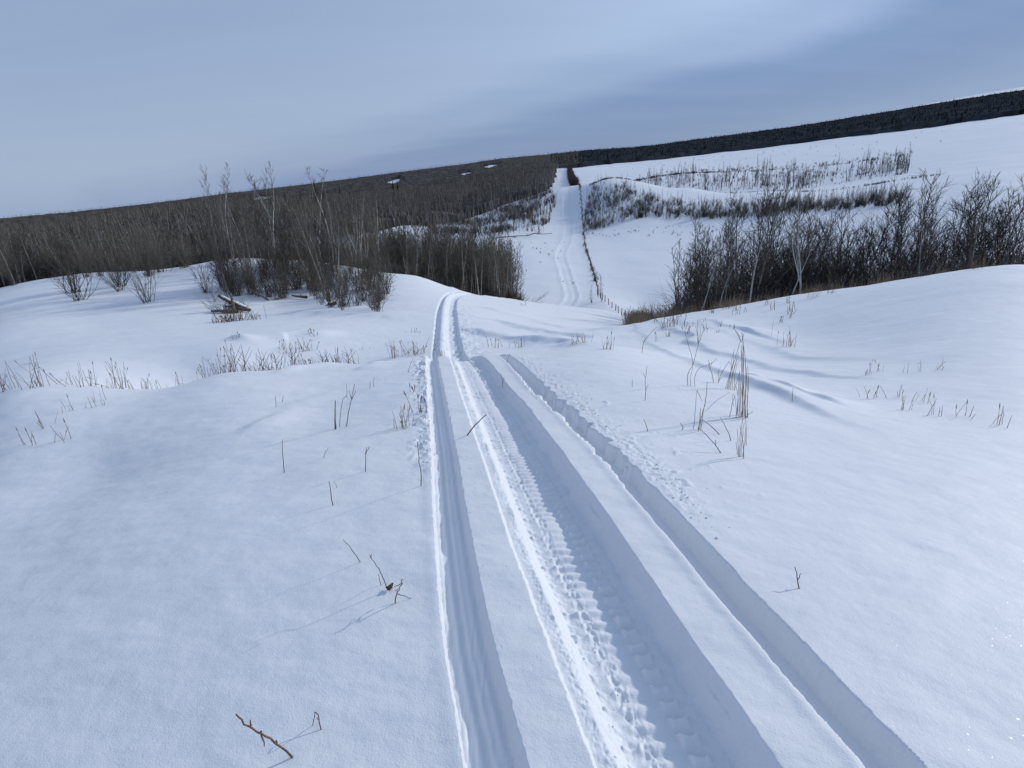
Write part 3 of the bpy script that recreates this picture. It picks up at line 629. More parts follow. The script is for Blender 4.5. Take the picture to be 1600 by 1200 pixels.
def line_brush(name, ar, n, wid, s0, s1, label, base_=.22):
    t = rng.uniform(0, len(ar)-1, n*3); t = t[rng.random(n*3) < base_+sst(noise(t*9, t*0+.5, n), -.15, .35)][:n]; n = len(t)
    A = np.interp(t, range(len(ar)), [p[0] for p in ar]); R_ = np.interp(t, range(len(ar)), [p[1] for p in ar])+rng.normal(0, wid, n)
    x = R_*np.sin(np.radians(A))+rng.normal(0, wid*.4, n); y = R_*np.cos(np.radians(A)); scl, rot = rand_rs(n, s0, s1, .15)
    return scatter(name, np.c_[x, y, ground(x, y)], rng.integers(0, 4, n), scl, rot, SFAR, label)
line_brush('cornice_shade_brush', [(8.2, 343), (11, 352), (15, 350), (20, 347), (27, 345), (36, 345)], 850, 1.6, .12, .45, 'low dark brush standing in for the cornice shade along the rim of the ravine behind the right-hand hill')  # thin brush strip added to draw the dark shaded side of the snow cornice
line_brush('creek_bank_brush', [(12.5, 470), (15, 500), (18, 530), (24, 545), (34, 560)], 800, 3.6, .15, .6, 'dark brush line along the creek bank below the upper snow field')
ps = sample(RAVINE, 620, lambda x, y, a, r: .1+clump(x, y, 14, 78, 0, .4), 191, 1.0); scl, rot = rand_rs(len(ps), .25, 1.0, .15); scatter('ravine_brush', ps, rng.integers(0, 4, len(ps)), scl, rot, SFAR, 'low brush between the bare trees of the ravine')
line_brush('cutline_hedge', [(6.75, 418), (6.6, 480), (6.4, 560), (6.3, 700), (6.3, 880)], 900, 2.0, 1.2, 2.1, 'dark hedge of brush running up the middle of the cutline', 1)
ps = sample([(12, 640), (36, 640), (36, 1000), (12, 1000)], 70, None, 20); scl, rot = rand_rs(len(ps), .3, .8); scatter('field_weeds', ps, rng.integers(0, 4, len(ps)), scl, rot, SFAR, 'scattered brush on the upper snow field')

# right near stand
ps = sample(RSTAND, 640, None, 21); rr_ = np.hypot(ps[:, 0], ps[:, 1]); aa_ = np.degrees(np.arctan2(ps[:, 0], ps[:, 1])); o_ = np.argsort(rr_+60*(aa_ > 41))
for i in o_[:88]:
    kd = int(rng.integers(0, 7)); a = aa_[i]; big = rng.random() < .5
    reg = 'at the left end of the right thicket' if a < 19 else 'in the middle of the right thicket' if a < 23 else 'at the right end of the thicket in the photo' if a < 28 else 'in the thicket at the far right'
    put(TK, 'poplar_tree', (DARKT+ASPEN[:2])[kd], ps[i], rng.uniform(1.0, 1.2) if big else rng.uniform(.78, .97), label='%s bare %s %s' % ('tall' if big else 'shorter', 'forked poplar' if kd in (1, 3) else 'spreading poplar' if kd < 5 else 'slim aspen', reg), group='bare trees '+reg, tilt=rng.normal(0, .06, 2))
rest = o_[88:]; scl, rot = rand_rs(len(rest), .75, 1.1); scatter('right_thicket_trees', ps[rest], rng.integers(0, 6, len(rest)), scl, rot, ALL, 'leafless trees at the back of the right thicket')
ps = np.vstack([sample(RSTAND, 1500, None, 22), sample([(16.8, 60), (17.4, 49), (20, 42), (30, 40), (50, 39), (50, 54), (20, 56), (16, 66)], 1000, None, 122)]); scl, rot = rand_rs(len(ps), .8, 1.8, .15); scatter('right_thicket_undergrowth', ps, rng.integers(0, 5, len(ps)), scl, rot, SALL, 'dense dark undergrowth of the right thicket')
for k, (u, v, h) in enumerate([(1170, 462, .72), (1246, 460, .82), (1228, 462, .7), (1090, 478, .66), (1125, 475, .6)]):
    a, t = ray(u, v); p = at(a, 37.5+.5*k)
    put(TK, 'birch_tree', BIRCH[k % 4], p, h, rotz=k*1.3, label=['pale-barked birch standing at the middle of the right thicket', 'tall pale birch at the right edge of the photo behind the snow crest', 'leaning pale birch just left of the tall one at the right edge', 'slim pale birch at the left side of the right thicket', 'short pale birch between the slim one and the middle of the right thicket'][k])
for k, (a, r, s) in enumerate([(12.3, 74, .7), (12.9, 70, .8), (13.4, 72, 1.0), (14.0, 66, 1.5), (14.5, 69, 1.6), (15.1, 62, 1.3), (11.6, 78, .5), (15.6, 66, 1.8), (13.8, 75, 1.1)]):
    put(SK, 'thicket_shrub', SHRUB[k % 6], at(a, r), s, label='low dark shrub at the left end of the right thicket beside the field', cat='shrub', group='shrubs at the left end of the right thicket')

# dry grass behind the right crest
def grass_band(name, ar, n, wid, s0, s1, label):
    t = rng.uniform(0, len(ar)-1, n); A = np.interp(t, range(len(ar)), [p[0] for p in ar]); R_ = np.interp(t, range(len(ar)), [p[1] for p in ar])+rng.normal(0, wid, n)
    x = R_*np.sin(np.radians(A)); y = R_*np.cos(np.radians(A)); scl, rot = rand_rs(n, s0, s1, .1)
    return scatter(name, np.c_[x, y, ground(x, y)], rng.integers(0, 3, n), scl, rot, GBIG, label)
GBIG = [me_of('grass', grass_lines(600+s, .8, n=26, w=.22, rad=.0065, lean=.22), (M_willow, M_straw, M_stem)[s]) for s in range(3)]
grass_band('crest_dry_grass', [(12.6, 33), (13.2, 34), (14, 35), (18, 34), (24, 33), (34, 32), (46, 32)], 620, 2.2, .5, 1.35, 'tall tan dry grass along the far side of the right snow crest')
grass_band('crest_grass_tips', [(13, 27), (18, 26), (26, 26), (40, 26)], 70, 1.6, .3, .7, 'short dry grass tips poking through the right snow crest')

# bush belt left, in front of the woods
def pick_bush(u): return 'at the left end' if u < 420 else 'left of the middle' if u < 480 else 'in the middle' if u < 540 else 'at the right end'
for k in range(128):
    u = 352+252*rng.random()**.85; front = np.interp(u, [350, 400, 470, 520, 560, 604], [480, 466, 472, 482, 495, 490]); back = np.interp(u, [350, 560, 604], [408, 420, 436]); t = rng.random()
    b = spot(u, front+(back-front)*t, 14, 70)
    if b[2] == 0: b = at(ray(u, 430)[0], rng.uniform(38, 50))
    put(SK, 'willow_shrub', SHRUB[rng.integers(0, 6)], b, rng.uniform(.42, .8)*(1+.25*t)*(1.15 if u < 500 else 1), label='bare grey-brown willow shrub %s of the left belt of bushes' % pick_bush(u), cat='shrub', group='willow shrubs %s of the left belt of bushes' % pick_bush(u))
for k in range(44):
    a = rng.uniform(-44, -11.5); far = a < -26; put(SK, 'willow_shrub', SHRUB[rng.integers(0, 6)], at(a, rng.uniform(36, 54) if far else rng.uniform(49, 54)), rng.uniform(.8, 1.3), label='taller dark shrub %s' % ('at the far left in front of the woods' if far else 'between the left belt of bushes and the woods'), cat='shrub', group='tall shrubs '+('at the far left' if far else 'behind the left belt of bushes'))
for k, (u, r, top, lab) in enumerate([(368, 50, 245, 'pale birch with forked top at the left edge of the photo'), (384, 52, 275, 'thin birch just right of the forked one at the left edge'), (434, 52, 245, 'tall pale birch rising above the woods, second group from the left'),
        (504, 52, 248, 'tall leaning pale birch left of the middle of the left woods'), (521, 51, 250, 'tall straight pale birch right of the leaning one'), (450, 60, 290, 'slim birch between the tall birches on the left'), (560, 66, 300, 'small pale birch right of the tall pair'), (398, 56, 300, 'short birch behind the second group from the left')]):
    a, _ = ray(u, 420); p = at(a, r); H_ = up_at(p, u, top)[2]-p[2]
    put(TK, 'birch_tree', BIRCH[k % 4], p, H_/11.2, rotz=k*2.1, label=lab, tilt=(0, -.02-.02*(k % 3)))
a, _ = ray(434, 465); put(TK, 'dark_tree', DARKT[1], at(a, 37), .62, label='small dark tree trunk among the left bushes', rotz=1)
for k in range(46):
    u = 345+rng.random()*185; v = np.interp(u, [345, 400, 515], [476, 462, 470])-rng.random()*np.interp(u, [345, 515], [62, 45]); b = spot(u, v, 14, 70)
    if b[2] == 0: b = at(ray(u, 430)[0], rng.uniform(38, 50))
    kd = int(rng.integers(0, 7)); put(TK, 'thin_tree', (ASPEN[:5]+DARKT[:2])[kd], b, rng.uniform(.28, .5), zs=rng.uniform(1.0, 1.35), label='thin dark sapling standing among the bushes %s' % ('at the left edge of the photo' if u < 400 else 'left of the tall birches' if u < 460 else 'below the tall birches'), group='saplings among the left bushes %s' % ('at the left edge' if u < 400 else 'left of the birches' if u < 460 else 'below the birches'), tilt=rng.normal(0, .07, 2))
for k in range(22):
    u = rng.uniform(352, 610); a, _ = ray(u, 420); p = at(a, rng.uniform(54, 66)); H_ = up_at(p, u, rng.uniform(272, 322))[2]-p[2]
    put(TK, 'slim_birch', BIRCH[rng.integers(0, 4)], p, H_/11.4, label='slim pale trunk rising through the %s part of the left woods' % ('left' if u < 440 else 'middle' if u < 530 else 'right'), group='slim pale trunks in the %s part of the left woods' % ('left' if u < 440 else 'middle' if u < 530 else 'right'), tilt=(0, rng.normal(-.03, .05)))
# shrubs on the dome right of the belt
for k, (u, v, s) in enumerate([(612, 436, .35), (625, 438, .4), (640, 440, .4), (590, 434, .45), (652, 446, .35), (672, 452, .3)]):
    a, _ = ray(u, v); put(SK, 'low_shrub', SHRUB[k % 6], at(a, 42.5), s, label='low grey shrub on the brow of the left snow mound', cat='shrub', group='low shrubs on the brow of the mound')
for k, (u, r, s) in enumerate([(800, 88, .7), (812, 86, .8), (790, 84, .9), (824, 92, .6), (775, 80, .8), (835, 98, .5), (845, 100, .4)]):
    a, _ = ray(u, 470); put(SK, 'stand_shrub', SHRUB[k % 6], at(a, r), s*1.2, label='brown shrub at the right foot of the dense aspen stand', cat='shrub', group='shrubs at the right foot of the aspen stand')

for k, (u, v, sc) in enumerate([(352, 488, .45), (362, 486, .4), (374, 488, .35), (345, 486, .5), (384, 484, .3), (368, 480, .45)]):
    put(SK, 'dead_brush', SHRUB[1+2*(k % 3)], at(ray(u, v)[0], 31.3), sc, label='dark tangled dead branches of the brush pile at the left edge', cat='brush', group='dead branches in the brush pile', tilt=(rng.normal(0, .7), rng.normal(0, .7)))
# spruces far off in the woods
for k, (u, v, r, h, lab) in enumerate([(614, 292, 820, 1.1, 'left one of the two dark spruces standing above the far woods'), (621, 291, 830, 1.0, 'right one of the two dark spruces standing above the far woods'),
        (531, 298, 600, 1.0, 'lone dark spruce below the skyline left of the pair'), (495, 315, 480, 1.2, 'tallest spruce of the dark clump in the left woods'), (489, 318, 480, .8, 'left spruce of the dark clump in the left woods'), (500, 318, 470, .9, 'second spruce from the right of the dark clump in the left woods'), (506, 316, 480, .95, 'rightmost spruce of the dark clump in the left woods'),
        (447, 316, 500, .8, 'single small spruce by the left clearing'), (472, 322, 470, .8, 'small spruce left of the dark clump'), (425, 318, 520, .8, 'leftmost small spruce in the woods')]):
    a, _ = ray(u, v); put(('trunk', 'crown'), 'spruce_tree', SPR[k % 3], at(a, r)+np.array([0, 0, 2.5]), h*1.7, label=lab, cat='spruce')

TWIGV = [tree_kind(660+s, 9, M_bark_mid, M_twig_dark, low=.12, nb=30, trunk=.11, spread=.55, twig=.020, fine=5) for s in range(2)]
RAVT = [tree_kind(640+s, 9, M_twig_dark, M_twig_dark, low=.2, nb=34, trunk=.17, spread=.6+.2*s, twig=.035, fine=5) for s in range(3)]
# lone trees in the valley and by the ravine
for k, (u, v, s, kd, lab) in enumerate([(940, 472, .66, TWIGV[0], 'taller of the two small bare trees by the fence in the valley'), (924, 474, .42, TWIGV[1], 'shorter bare tree just left of the fence tree')]):
    b = spot(u, v, 60); put(TK, 'valley_tree', kd, b, s, label=lab, rotz=k)
for k, (az, r, s) in enumerate([(20.4, 430, 1.45), (17.0, 450, 1.1), (13.6, 480, .7), (25.0, 440, 1.2), (18.6, 440, .9), (22.8, 450, 1.05)]):
    put(TK, 'ravine_tree', RAVT[k % 3], at(az, r), s, label=['tallest bare tree on the skyline side of the ravine', 'bare tree left of the tallest ravine tree', 'small bare tree at the left end of the ravine', 'bare tree at the right end of the ravine', 'bare tree just left of the tallest one at the ravine', 'bare tree right of the tallest one at the ravine'][k])
a, _ = ray(806, 430)
lt = empty('leaning_tree', at(a, 92)); tag(lt, 'bare tree leaning out to the right from the edge of the aspen stand', 'tree'); lt.rotation_euler = (.1, .95, 0); lt.scale = (.62,)*3
for nm, me in zip(TK, ASPEN[4]): c = bpy.data.objects.new(nm, me); COL.objects.link(c); c.parent = lt

# ------------------------------------------------------------------ fence
FP = [(12.9, 86), (14.4, 90), (20.8, 96)]
fx = [20.6, 19.7, 18.7, 20.5, 24, 28.6, 33.2, 37, 41, 45.4, 51]; fy = [91, 103, 109, 128, 161, 210, 248, 282, 317, 357, 408]
a0, _ = ray(987, 500); a1, _ = ray(945, 478)
line = [at(a0, 93)[:2], at(ray(975, 495)[0], 99)[:2], at(ray(960, 488)[0], 107)[:2], at(a1, 114)[:2], (19.2, 121), (20.5, 128), (24, 161), (28.6, 210), (33.2, 248), (37, 282), (41, 317), (45.4, 357), (51, 408)]
line = np.array([np.array(p, float) for p in line]); seg = np.r_[0, np.cumsum(np.linalg.norm(np.diff(line, axis=0), axis=1))]
fence = empty('wire_fence', (line[0][0], line[0][1], float(ground(*line[0])[0]))); tag(fence, 'old post and wire fence running down into the valley and up the far cutline', 'fence')
base_f = Vector(fence.location)
post_me = None
def post_mesh():
    k = 9; V = []; 
    for z, s in ((-.4, 1), (.6, 1.0), (1.32, .95), (1.36, .7)):
        for q in range(k): a_ = q*2*math.pi/k; rr = .075*s*(1+.06*math.sin(a_*3+z*4)); V.append((rr*math.cos(a_), rr*math.sin(a_), z))
    Fq = [(l*k+q, l*k+(q+1) % k, (l+1)*k+(q+1) % k, (l+1)*k+q) for l in range(3) for q in range(k)]
    V.append((0, 0, 1.365)); c = len(V)-1; Fq += [(3*k+q, 3*k+(q+1) % k, c, c) for q in range(0)]
    me = bpy.data.meshes.new('post'); me.from_pydata(V, [], Fq+[tuple(3*k+q for q in range(k))]); me.materials.append(M_post); return me
post_me = post_mesh(); tops = []; d_ = 0; n_ = 0
while d_ < seg[-1] and n_ < 200:
    x = np.interp(d_, seg, line[:, 0]); y = np.interp(d_, seg, line[:, 1]); z = float(ground(x, y)[0]); c = bpy.data.objects.new('post', post_me); COL.objects.link(c); c.parent = fence
    c.location = Vector((x, y, z))-base_f; c.rotation_euler = (random.uniform(-.06, .06), random.uniform(-.06, .06), random.uniform(0, 6)); c.scale = (1, 1, random.uniform(.85, 1.1)); tops.append((x, y, z)); d_ += random.uniform(2.4, 3.2); n_ += 1
tops = np.array(tops)-np.array(base_f)
for h in (.45, .8, 1.15):
    V, Fq = tube_arrays([(tops+np.array([0, 0, h]), np.full(len(tops), .008), 3)]); mesh('wire', V, Fq, M_wire, fence)
nw = 190; t = 46+(seg[-1]-46)*rng.uniform(0, 1, nw); x = np.interp(t, seg, line[:, 0])+rng.normal(0, .3, nw); y = np.interp(t, seg, line[:, 1]); scl, rot = rand_rs(nw, .12, .5, .2)
scatter('fence_line_weeds', np.c_[x, y, ground(x, y)], rng.integers(0, 4, nw), scl, rot, SFAR, 'dark weeds caught along the fence line across the valley')
ps = sample([(1.5, 100), (9, 95), (9, 120), (5, 160), (6, 225), (1, 225), (0, 140)], 34, lambda x, y, a, r: .1+clump(x, y, 9, 79, .1, .4), 24); scl, rot = rand_rs(len(ps), .12, .38, .2); scatter('valley_weeds', ps, rng.integers(0, 4, len(ps)), scl, rot, SALL[:4], 'small dead weeds dotting the valley field')
ps = sample([(7.5, 232), (20, 225), (20, 242), (14, 250), (7.5, 243)], 70, lambda x, y, a, r: .1+clump(x, y, 9, 80, .1, .4), 25); scl, rot = rand_rs(len(ps), .15, .4, .2); scatter('hill_foot_weeds', ps, rng.integers(0, 4, len(ps)), scl, rot, SALL[:4], 'small weeds at the foot of the right-hand hill')

# ------------------------------------------------------------------ fallen logs
def log(name, p0, p1, r0, label, snow=True, limbs=3, cat='log'):
    p0, p1 = np.array(p0), np.array(p1); o = empty(name, p0); tag(o, label, cat); L = np.linalg.norm(p1-p0); rg = np.random.default_rng(int(L*100)); n = 8
    ln = np.linspace(0, 1, n)[:, None]*(p1-p0)+rg.normal(0, L*.008, (n, 3)); tr = [(ln, np.linspace(r0, r0*.45, n), 7)]
    for k in range(limbs):
        i = rg.integers(2, n-1); tr.append((bend_line(rg, ln[i], rg.normal(0, 1, 3)+np.array([0, 0, .5]), L*rg.uniform(.12, .3), 3, .15), np.array([r0*.35, r0*.3, r0*.2, r0*.1]), 4))
    V, Fq = tube_arrays(tr); mesh('stem', V, Fq, M_log, o)
    if snow and r0 > .125:
        V, Fq = tube_arrays([(ln[:-1]+np.array([0, 0, r0*.75]), np.linspace(r0*.62, r0*.35, n-1), 6)]); mesh('snow_cap', V, Fq, M_snowcap, o)
    return o
def L2(name, u0, v0, u1, v1, r, rad, label, **kw):
    a, t = ray(u0, v0); b = at(a, r); a = b+np.array([0, 0, .1]); e = up_at(b, u1, v1, .4); log(name, a, e, rad, label, **kw)
L2('fallen_log', 386, 487, 340, 462, 31, .13, 'thick snow-topped log slanting out of the brush pile at the left edge')
L2('fallen_log', 392, 489, 352, 478, 30.5, .09, 'dark log lying low under the thick one at the left edge')
L2('fallen_log', 366, 490, 362, 466, 30.6, .12, 'short upright log end in the brush pile at the left edge', limbs=1)
L2('fallen_log', 372, 490, 330, 486, 30.4, .12, 'black log at the bottom of the brush pile at the left edge')
L2('fallen_log', 380, 488, 356, 472, 31.4, .07, 'thin crossing log in the brush pile at the left edge')
L2('fallen_log', 420, 472, 384, 448, 34, .06, 'pale thin log leaning in the bushes right of the brush pile')
L2('driftwood', 527, 489, 508, 478, 30, .09, 'dark log end sticking from the snow below the bushes', limbs=1)
L2('driftwood', 480, 466, 456, 462, 34, .09, 'snow-covered log under the left bushes', limbs=1)
L2('driftwood', 540, 490, 530, 486, 29, .06, 'small dark snag right of the log end below the bushes', limbs=2)
L2('far_log', 770, 374, 862, 364, 236, .22, 'long dark fallen trunk at the foot of the far bank', limbs=4)
L2('far_log', 802, 366, 828, 376, 236, .28, 'short thick fallen trunk beside the long one on the far bank', limbs=2)
L2('far_log', 820, 362, 842, 364, 240, .15, 'thin fallen trunk above the long one on the far bank', limbs=2)

# ------------------------------------------------------------------ stems, twigs and grass near the camera
def plant(name, lines, m, label, cat, group=None, rad=.0035, fwd=0.0, base=None):
    """lines: photo polylines, the first point of the first one standing in the snow"""
    b = spot(*lines[0][0]) if base is None else base; o = None; L_ = []
    rg = np.random.default_rng(int(lines[0][0][0]*7+lines[0][0][1]))
    for li, ln in enumerate(lines):
        k = len(ln); f0 = rg.uniform(-.03, .03) if li else 0; fs = np.cumsum(np.r_[0, rg.uniform(-.04, .04, k-1)])+f0
        p = np.array([up_at(b, u, v, f+fwd*(i/max(1, k-1))) for i, ((u, v), f) in enumerate(zip(ln, fs))])
        if li == 0 or abs(ln[0][1]-lines[0][0][1]) < 14: p[0, 2] -= .03
        t = np.linspace(0, k-1, (k-1)*3+1); q = np.stack([np.interp(t, range(k), p[:, j]) for j in range(3)], -1)
        if k > 2: q[1:-1] = .5*q[1:-1]+.25*(q[:-2]+q[2:])
        q[1:-1] += rg.normal(0, .0016, q[1:-1].shape)
        r_ = rad*(.82 if li == 0 else .62); L_.append((q-b, np.linspace(r_, r_*.55, len(q)), 5))
    V, Fq = tube_arrays(L_); o = mesh(name, V, Fq, m); o.location = b; tag(o, label, cat, group); return o
def tuft(u, v, h, w, n, m, label, name='dry_grass', group=None, rad=.0028, lean=.25, cat='grass', rmin=.8, base=None):
    b = spot(u, v, rmin) if base is None else base; r = math.hypot(b[0], b[1], 0); sc = r/F*1.08; ln = grass_lines(int(u*13+v), h*sc, n=n, w=w*sc*.5, rad=max(rad, r*.00042), lean=lean)
    V, Fq = tube_arrays(ln); o = mesh(name, V, Fq, m); o.location = b; return tag(o, label, cat, group)
T = 'twig'
plant('twig', [[(443,739),(442,712),(441,687)]], M_stick, 'single straight upright twig alone on the left snow slope', T)
plant('twig', [[(570,737),(571,710),(577,697)],[(571,709),(573,699)]], M_stick, 'short upright twig with a bent tip midway to the left groove', T)
plant('twig', [[(657,759),(658,735),(654,715),(652,690)]], M_stick, 'curved thin twig close to the left ski groove', T)
plant('twig', [[(520,791),(517,770),(514,752)]], M_stick, 'reddish short twig in the middle of the left slope', T)
plant('twig', [[(527,761),(524,757),(522,752)]], M_stick, 'tiny twig tip right behind the reddish short twig', T, rad=.002)
plant('stem', [[(523,671),(523,650),(524,626)],[(524,668),(524,655)]], M_stick, 'thick dark stem at the left of the three tall stems', 'stem', rad=.0075)
plant('stem', [[(530,667),(532,645),(536,622),(542,618)]], M_stem, 'thin pale stem between the thick dark stem and the leaning one', 'stem')
plant('stem', [[(540,667),(544,645),(549,625),(554,600)],[(549,625),(556,610)],[(549,622),(545,610)]], M_stick, 'leaning branched stem right of the thick dark one', 'stem', rad=.0045)
plant('stem', [[(542,622),(542,610),(541,600)]], M_stick, 'short stem behind the leaning branched one', 'stem')
plant('twig', [[(431,636),(431,628),(430,619)]], M_stick, 'left one of two tiny stubs far up the left slope', T)
plant('twig', [[(440,629),(442,622),(442,618)]], M_stick, 'right one of two tiny stubs far up the left slope', T)
plant('twig', [[(578,608),(578,600),(579,596)]], M_stick, 'left one of two tiny stems near the left crest', T)
plant('twig', [[(583,605),(584,597),(585,590)]], M_stick, 'right one of two tiny stems near the left crest', T)
plant('twig', [[(504,716),(508,708),(513,700)]], M_stem, 'faint pale sprig lying left of the bent-tip twig', T, rad=.0025)
plant('twig', [[(567,876),(553,862),(545,853),(536,843)]], M_stick, 'straight stick leaning up to the left above the three-stem cluster', T, rad=.0022)
plant('twig', [[(607,922),(600,905),(592,888),(582,876),(577,867)],[(580,872),(580,865)]], M_stick, 'long curved stem leaning left with a leaf scrap at its foot', T, rad=.0024)
plant('twig', [[(598,920),(594,908),(591,897)]], M_stick, 'short stem just left of the long curved one', T, rad=.002)
plant('twig', [[(615,942),(619,930),(622,922),(627,915),(627,907),(630,905)],[(620,928),(630,931),(642,935)],[(626,912),(616,917)],[(622,921),(618,922)],[(627,915),(629,911)]], M_stick, 'branchy dark twig with a side shoot pointing right', T, rad=.0028)
plant('twig', [[(427,959),(429,955),(428,953)]], M_stick, 'tiny stub alone low on the left slope', T, rad=.003)
plant('bent_stem', [[(504,1148),(499,1128),(494,1111),(491,1120),(487,1140)],[(497,1124),(496,1121)]], M_stick, 'dark stem folded into an upside-down V near the bottom left', 'stem', rad=.0022)
plant('branch', [[(465,1181),(440,1166),(415,1150),(395,1138),(376,1124),(369,1116)],[(408,1146),(413,1157),(413,1166)],[(433,1160),(432,1157)],[(392,1134),(391,1125)],[(406,1146),(408,1142)]], M_stem, 'thick brown branch lying at the bottom left corner', 'branch', rad=.0042, fwd=-.05)
plant('stick', [[(725,681),(742,664),(760,648)]], M_stick, 'dark stick lying across the edge of the middle track', 'stick', rad=.0065)
b = spot(608, 925); V, Fq = [], []
ang = [(0, 0, .006), (-.016, .01, .014), (-.004, .024, .012), (.012, .022, .026), (.02, .012, .034), (.016, .0, .02), (.004, -.012, .012)]
lm = bpy.data.meshes.new('leaf_scrap'); lm.from_pydata(ang+[(x, y, z-.0012) for x, y, z in ang], [], [(0, i, i+1) for i in range(1, 6)]+[(7, i+8, i+7) for i in range(1, 6)]+[(i, i+7, i+8, i+1) for i in range(1, 6)]); lm.materials.append(M_stem)
o = bpy.data.objects.new('dead_leaf', lm); COL.objects.link(o); o.location = b; tag(o, 'curled brown leaf scrap at the foot of the long curved stem', 'leaf')
# straw beside the left groove
tuft(634, 668, 42, 14, 16, M_straw, 'tuft of curved straw on the snow left of the left groove')
tuft(661, 645, 38, 10, 9, M_stem, 'thin dry stalks in the broken edge of the left groove', lean=.12)
tuft(645, 612, 14, 6, 4, M_stem, 'few short stalks behind the thin ones by the left groove')
plant('stem', [[(636,583),(641,570),(645,561)]], M_stem, 'single leaning stalk near the crest left of the groove', 'stem')
tuft(649, 553, 24, 26, 30, M_stem, 'reddish-brown dry clump on the crest left of the groove', lean=.5)
tuft(617, 559, 30, 9, 14, M_straw, 'upright pale straw clump on the crest left of the reddish one', lean=.15)
tuft(690, 556, 12, 6, 7, M_stem, 'small dry tuft between the left groove and the middle track')
tuft(721, 557, 8, 18, 14, M_stick, 'dark plant debris in the middle track at the crest', lean=.9)
plant('twig', [[(786,608),(785,595),(782,583)],[(785,597),(788,588)]], M_stem, 'thin twig on the snow ridge between middle track and right groove', T)
plant('twig', [[(791,566),(794,559),(797,552)]], M_stick, 'small stick leaning at the top of the right groove', T)
for u, v, h, w, n, lab in [(775,543,18,14,9,'sparse stalks at the foot of the second slope above the right groove'),(812,543,16,12,9,'sparse stalks right of those above the right groove'),(904,536,22,14,16,'small clump of pale stalks where the crest meets the drifts'),(948,546,28,8,12,'slim pale clump on the crest left of the drifts'),
        (648,520,10,12,6,'tiny weeds left of the trail on the second slope'),(463,549,22,22,16,'dark clump of curled stalks on the left mid slope'),(480,549,18,14,9,'curled stalks right of the dark clump on the left mid slope'),(440,545,14,10,5,'faint stalks left of the dark clump'),(375,527,10,8,4,'faint stalks below the brush pile'),(485,526,9,16,6,'low sprigs above the dark clump on the left mid slope'),
        (570,546,8,8,4,'tiny sprigs in the middle of the left slope beyond the crest'),(820,478,8,6,4,'tiny weed on the brow below the aspen stand')]:
    tuft(u, v, h, w, n, M_stem if (u+v) % 2 else M_straw, lab, lean=.3)
# row of twiggy weeds along the left crest
rw = np.random.default_rng(5)
for k in range(44):
    u = 352+(560-352)*((k+rw.uniform(-.4, .4))/44)**1.25; v = 590-(u-350)*.095+rw.uniform(-3, 2); h = rw.uniform(16, 34)*(1.55-.75*(u-350)/210)
    a, _ = ray(u, v); b = at(a, 10.0+rw.uniform(-.5, .5))
    sc = 10/F; st = grass_lines(900+k, h*sc*1.25, n=int(rw.integers(3, 9)), w=.06, rad=.0042, lean=.35)
    V, Fq = tube_arrays(st); o = mesh('weed', V, Fq, M_stem if k % 3 else M_stick); o.location = b
    tag(o, 'dry reddish weed in the row along the left snow crest', 'weed', 'weeds along the left crest')
for k in range(16):
    a = rw.uniform(-45, -27.5); b = at(a, 10.0+rw.uniform(-.6, .6)); st = grass_lines(960+k, .5, n=6, w=.06, rad=.004, lean=.35)
    V, Fq = tube_arrays(st); o = mesh('weed', V, Fq, M_stem); o.location = b; tag(o, 'dry weed on the crest at the far left', 'weed', 'weeds along the crest at the far left')
for k, (u, v, h) in enumerate([(368, 588, 52), (383, 585, 48), (410, 583, 38), (432, 577, 28), (458, 576, 36), (505, 573, 26), (545, 568, 26)]):
    a, _ = ray(u, v); b = at(a, 9.8); x = u; L_ = [[(u, v), (u-1, v-h*.5), (u-7, v-h)], [(u-1, v-h*.5), (u+7, v-h*.9)], [(u, v-h*.3), (u+8, v-h*.62), (u+11, v-h*.8)], [(u-2, v-h*.55), (u-12, v-h*.8)], [(u-1, v-h*.4), (u-10, v-h*.62)]]
    plant('branched_weed', L_, M_stick, ['tallest branched dark weed on the crest at the left edge', 'branched weed right of the tallest one on the left crest', 'third branched weed from the left on the crest', 'fourth branched weed from the left on the crest', 'wide branched weed near the middle of the left crest row', 'small branched weed right of the wide one on the crest', 'rightmost branched weed of the left crest row'][k], 'weed', rad=.0055, base=b)
# brown weeds under the brush pile
for k, (u, v) in enumerate([(352, 512), (362, 512), (372, 512), (384, 508), (400, 506), (345, 512), (355, 506), (366, 505)]):
    a, _ = ray(u, v); tuft(u, v, 16, 14, 14, M_stem, 'low brown weeds in the snow below the brush pile', lean=.4, group='weeds below the brush pile', base=at(a, 27))
# right side tall grasses
plant('tall_grass', [[(1160,652),(1161,600),(1162,545),(1159,519)],[(1164,650),(1166,600),(1165,560),(1160,530)],[(1157,651),(1157,610),(1159,560),(1161,525)],[(1153,648),(1153,615),(1156,580)],[(1168,648),(1169,610),(1166,575)],[(1161,652),(1163,620),(1161,590)],[(1166,651),(1164,615),(1167,585)],
  [(1155,650),(1156,625),(1154,590)],[(1162,650),(1159,615),(1162,575),(1158,540)],[(1169,650),(1167,625),(1170,600),(1168,572)],[(1158,650),(1161,630),(1157,600)],[(1165,649),(1162,600),(1158,548)],[(1151,648),(1154,620),(1149,600)],[(1164,650),(1170,646),(1177,643)],[(1157,527),(1150,518),(1146,514)],[(1159,535),(1152,522),(1149,516)],[(1160,530),(1163,520)]], M_straw, 'tallest bundle of dry straw stalks on the right, tied upright like a sheaf', 'grass', rad=.0042)
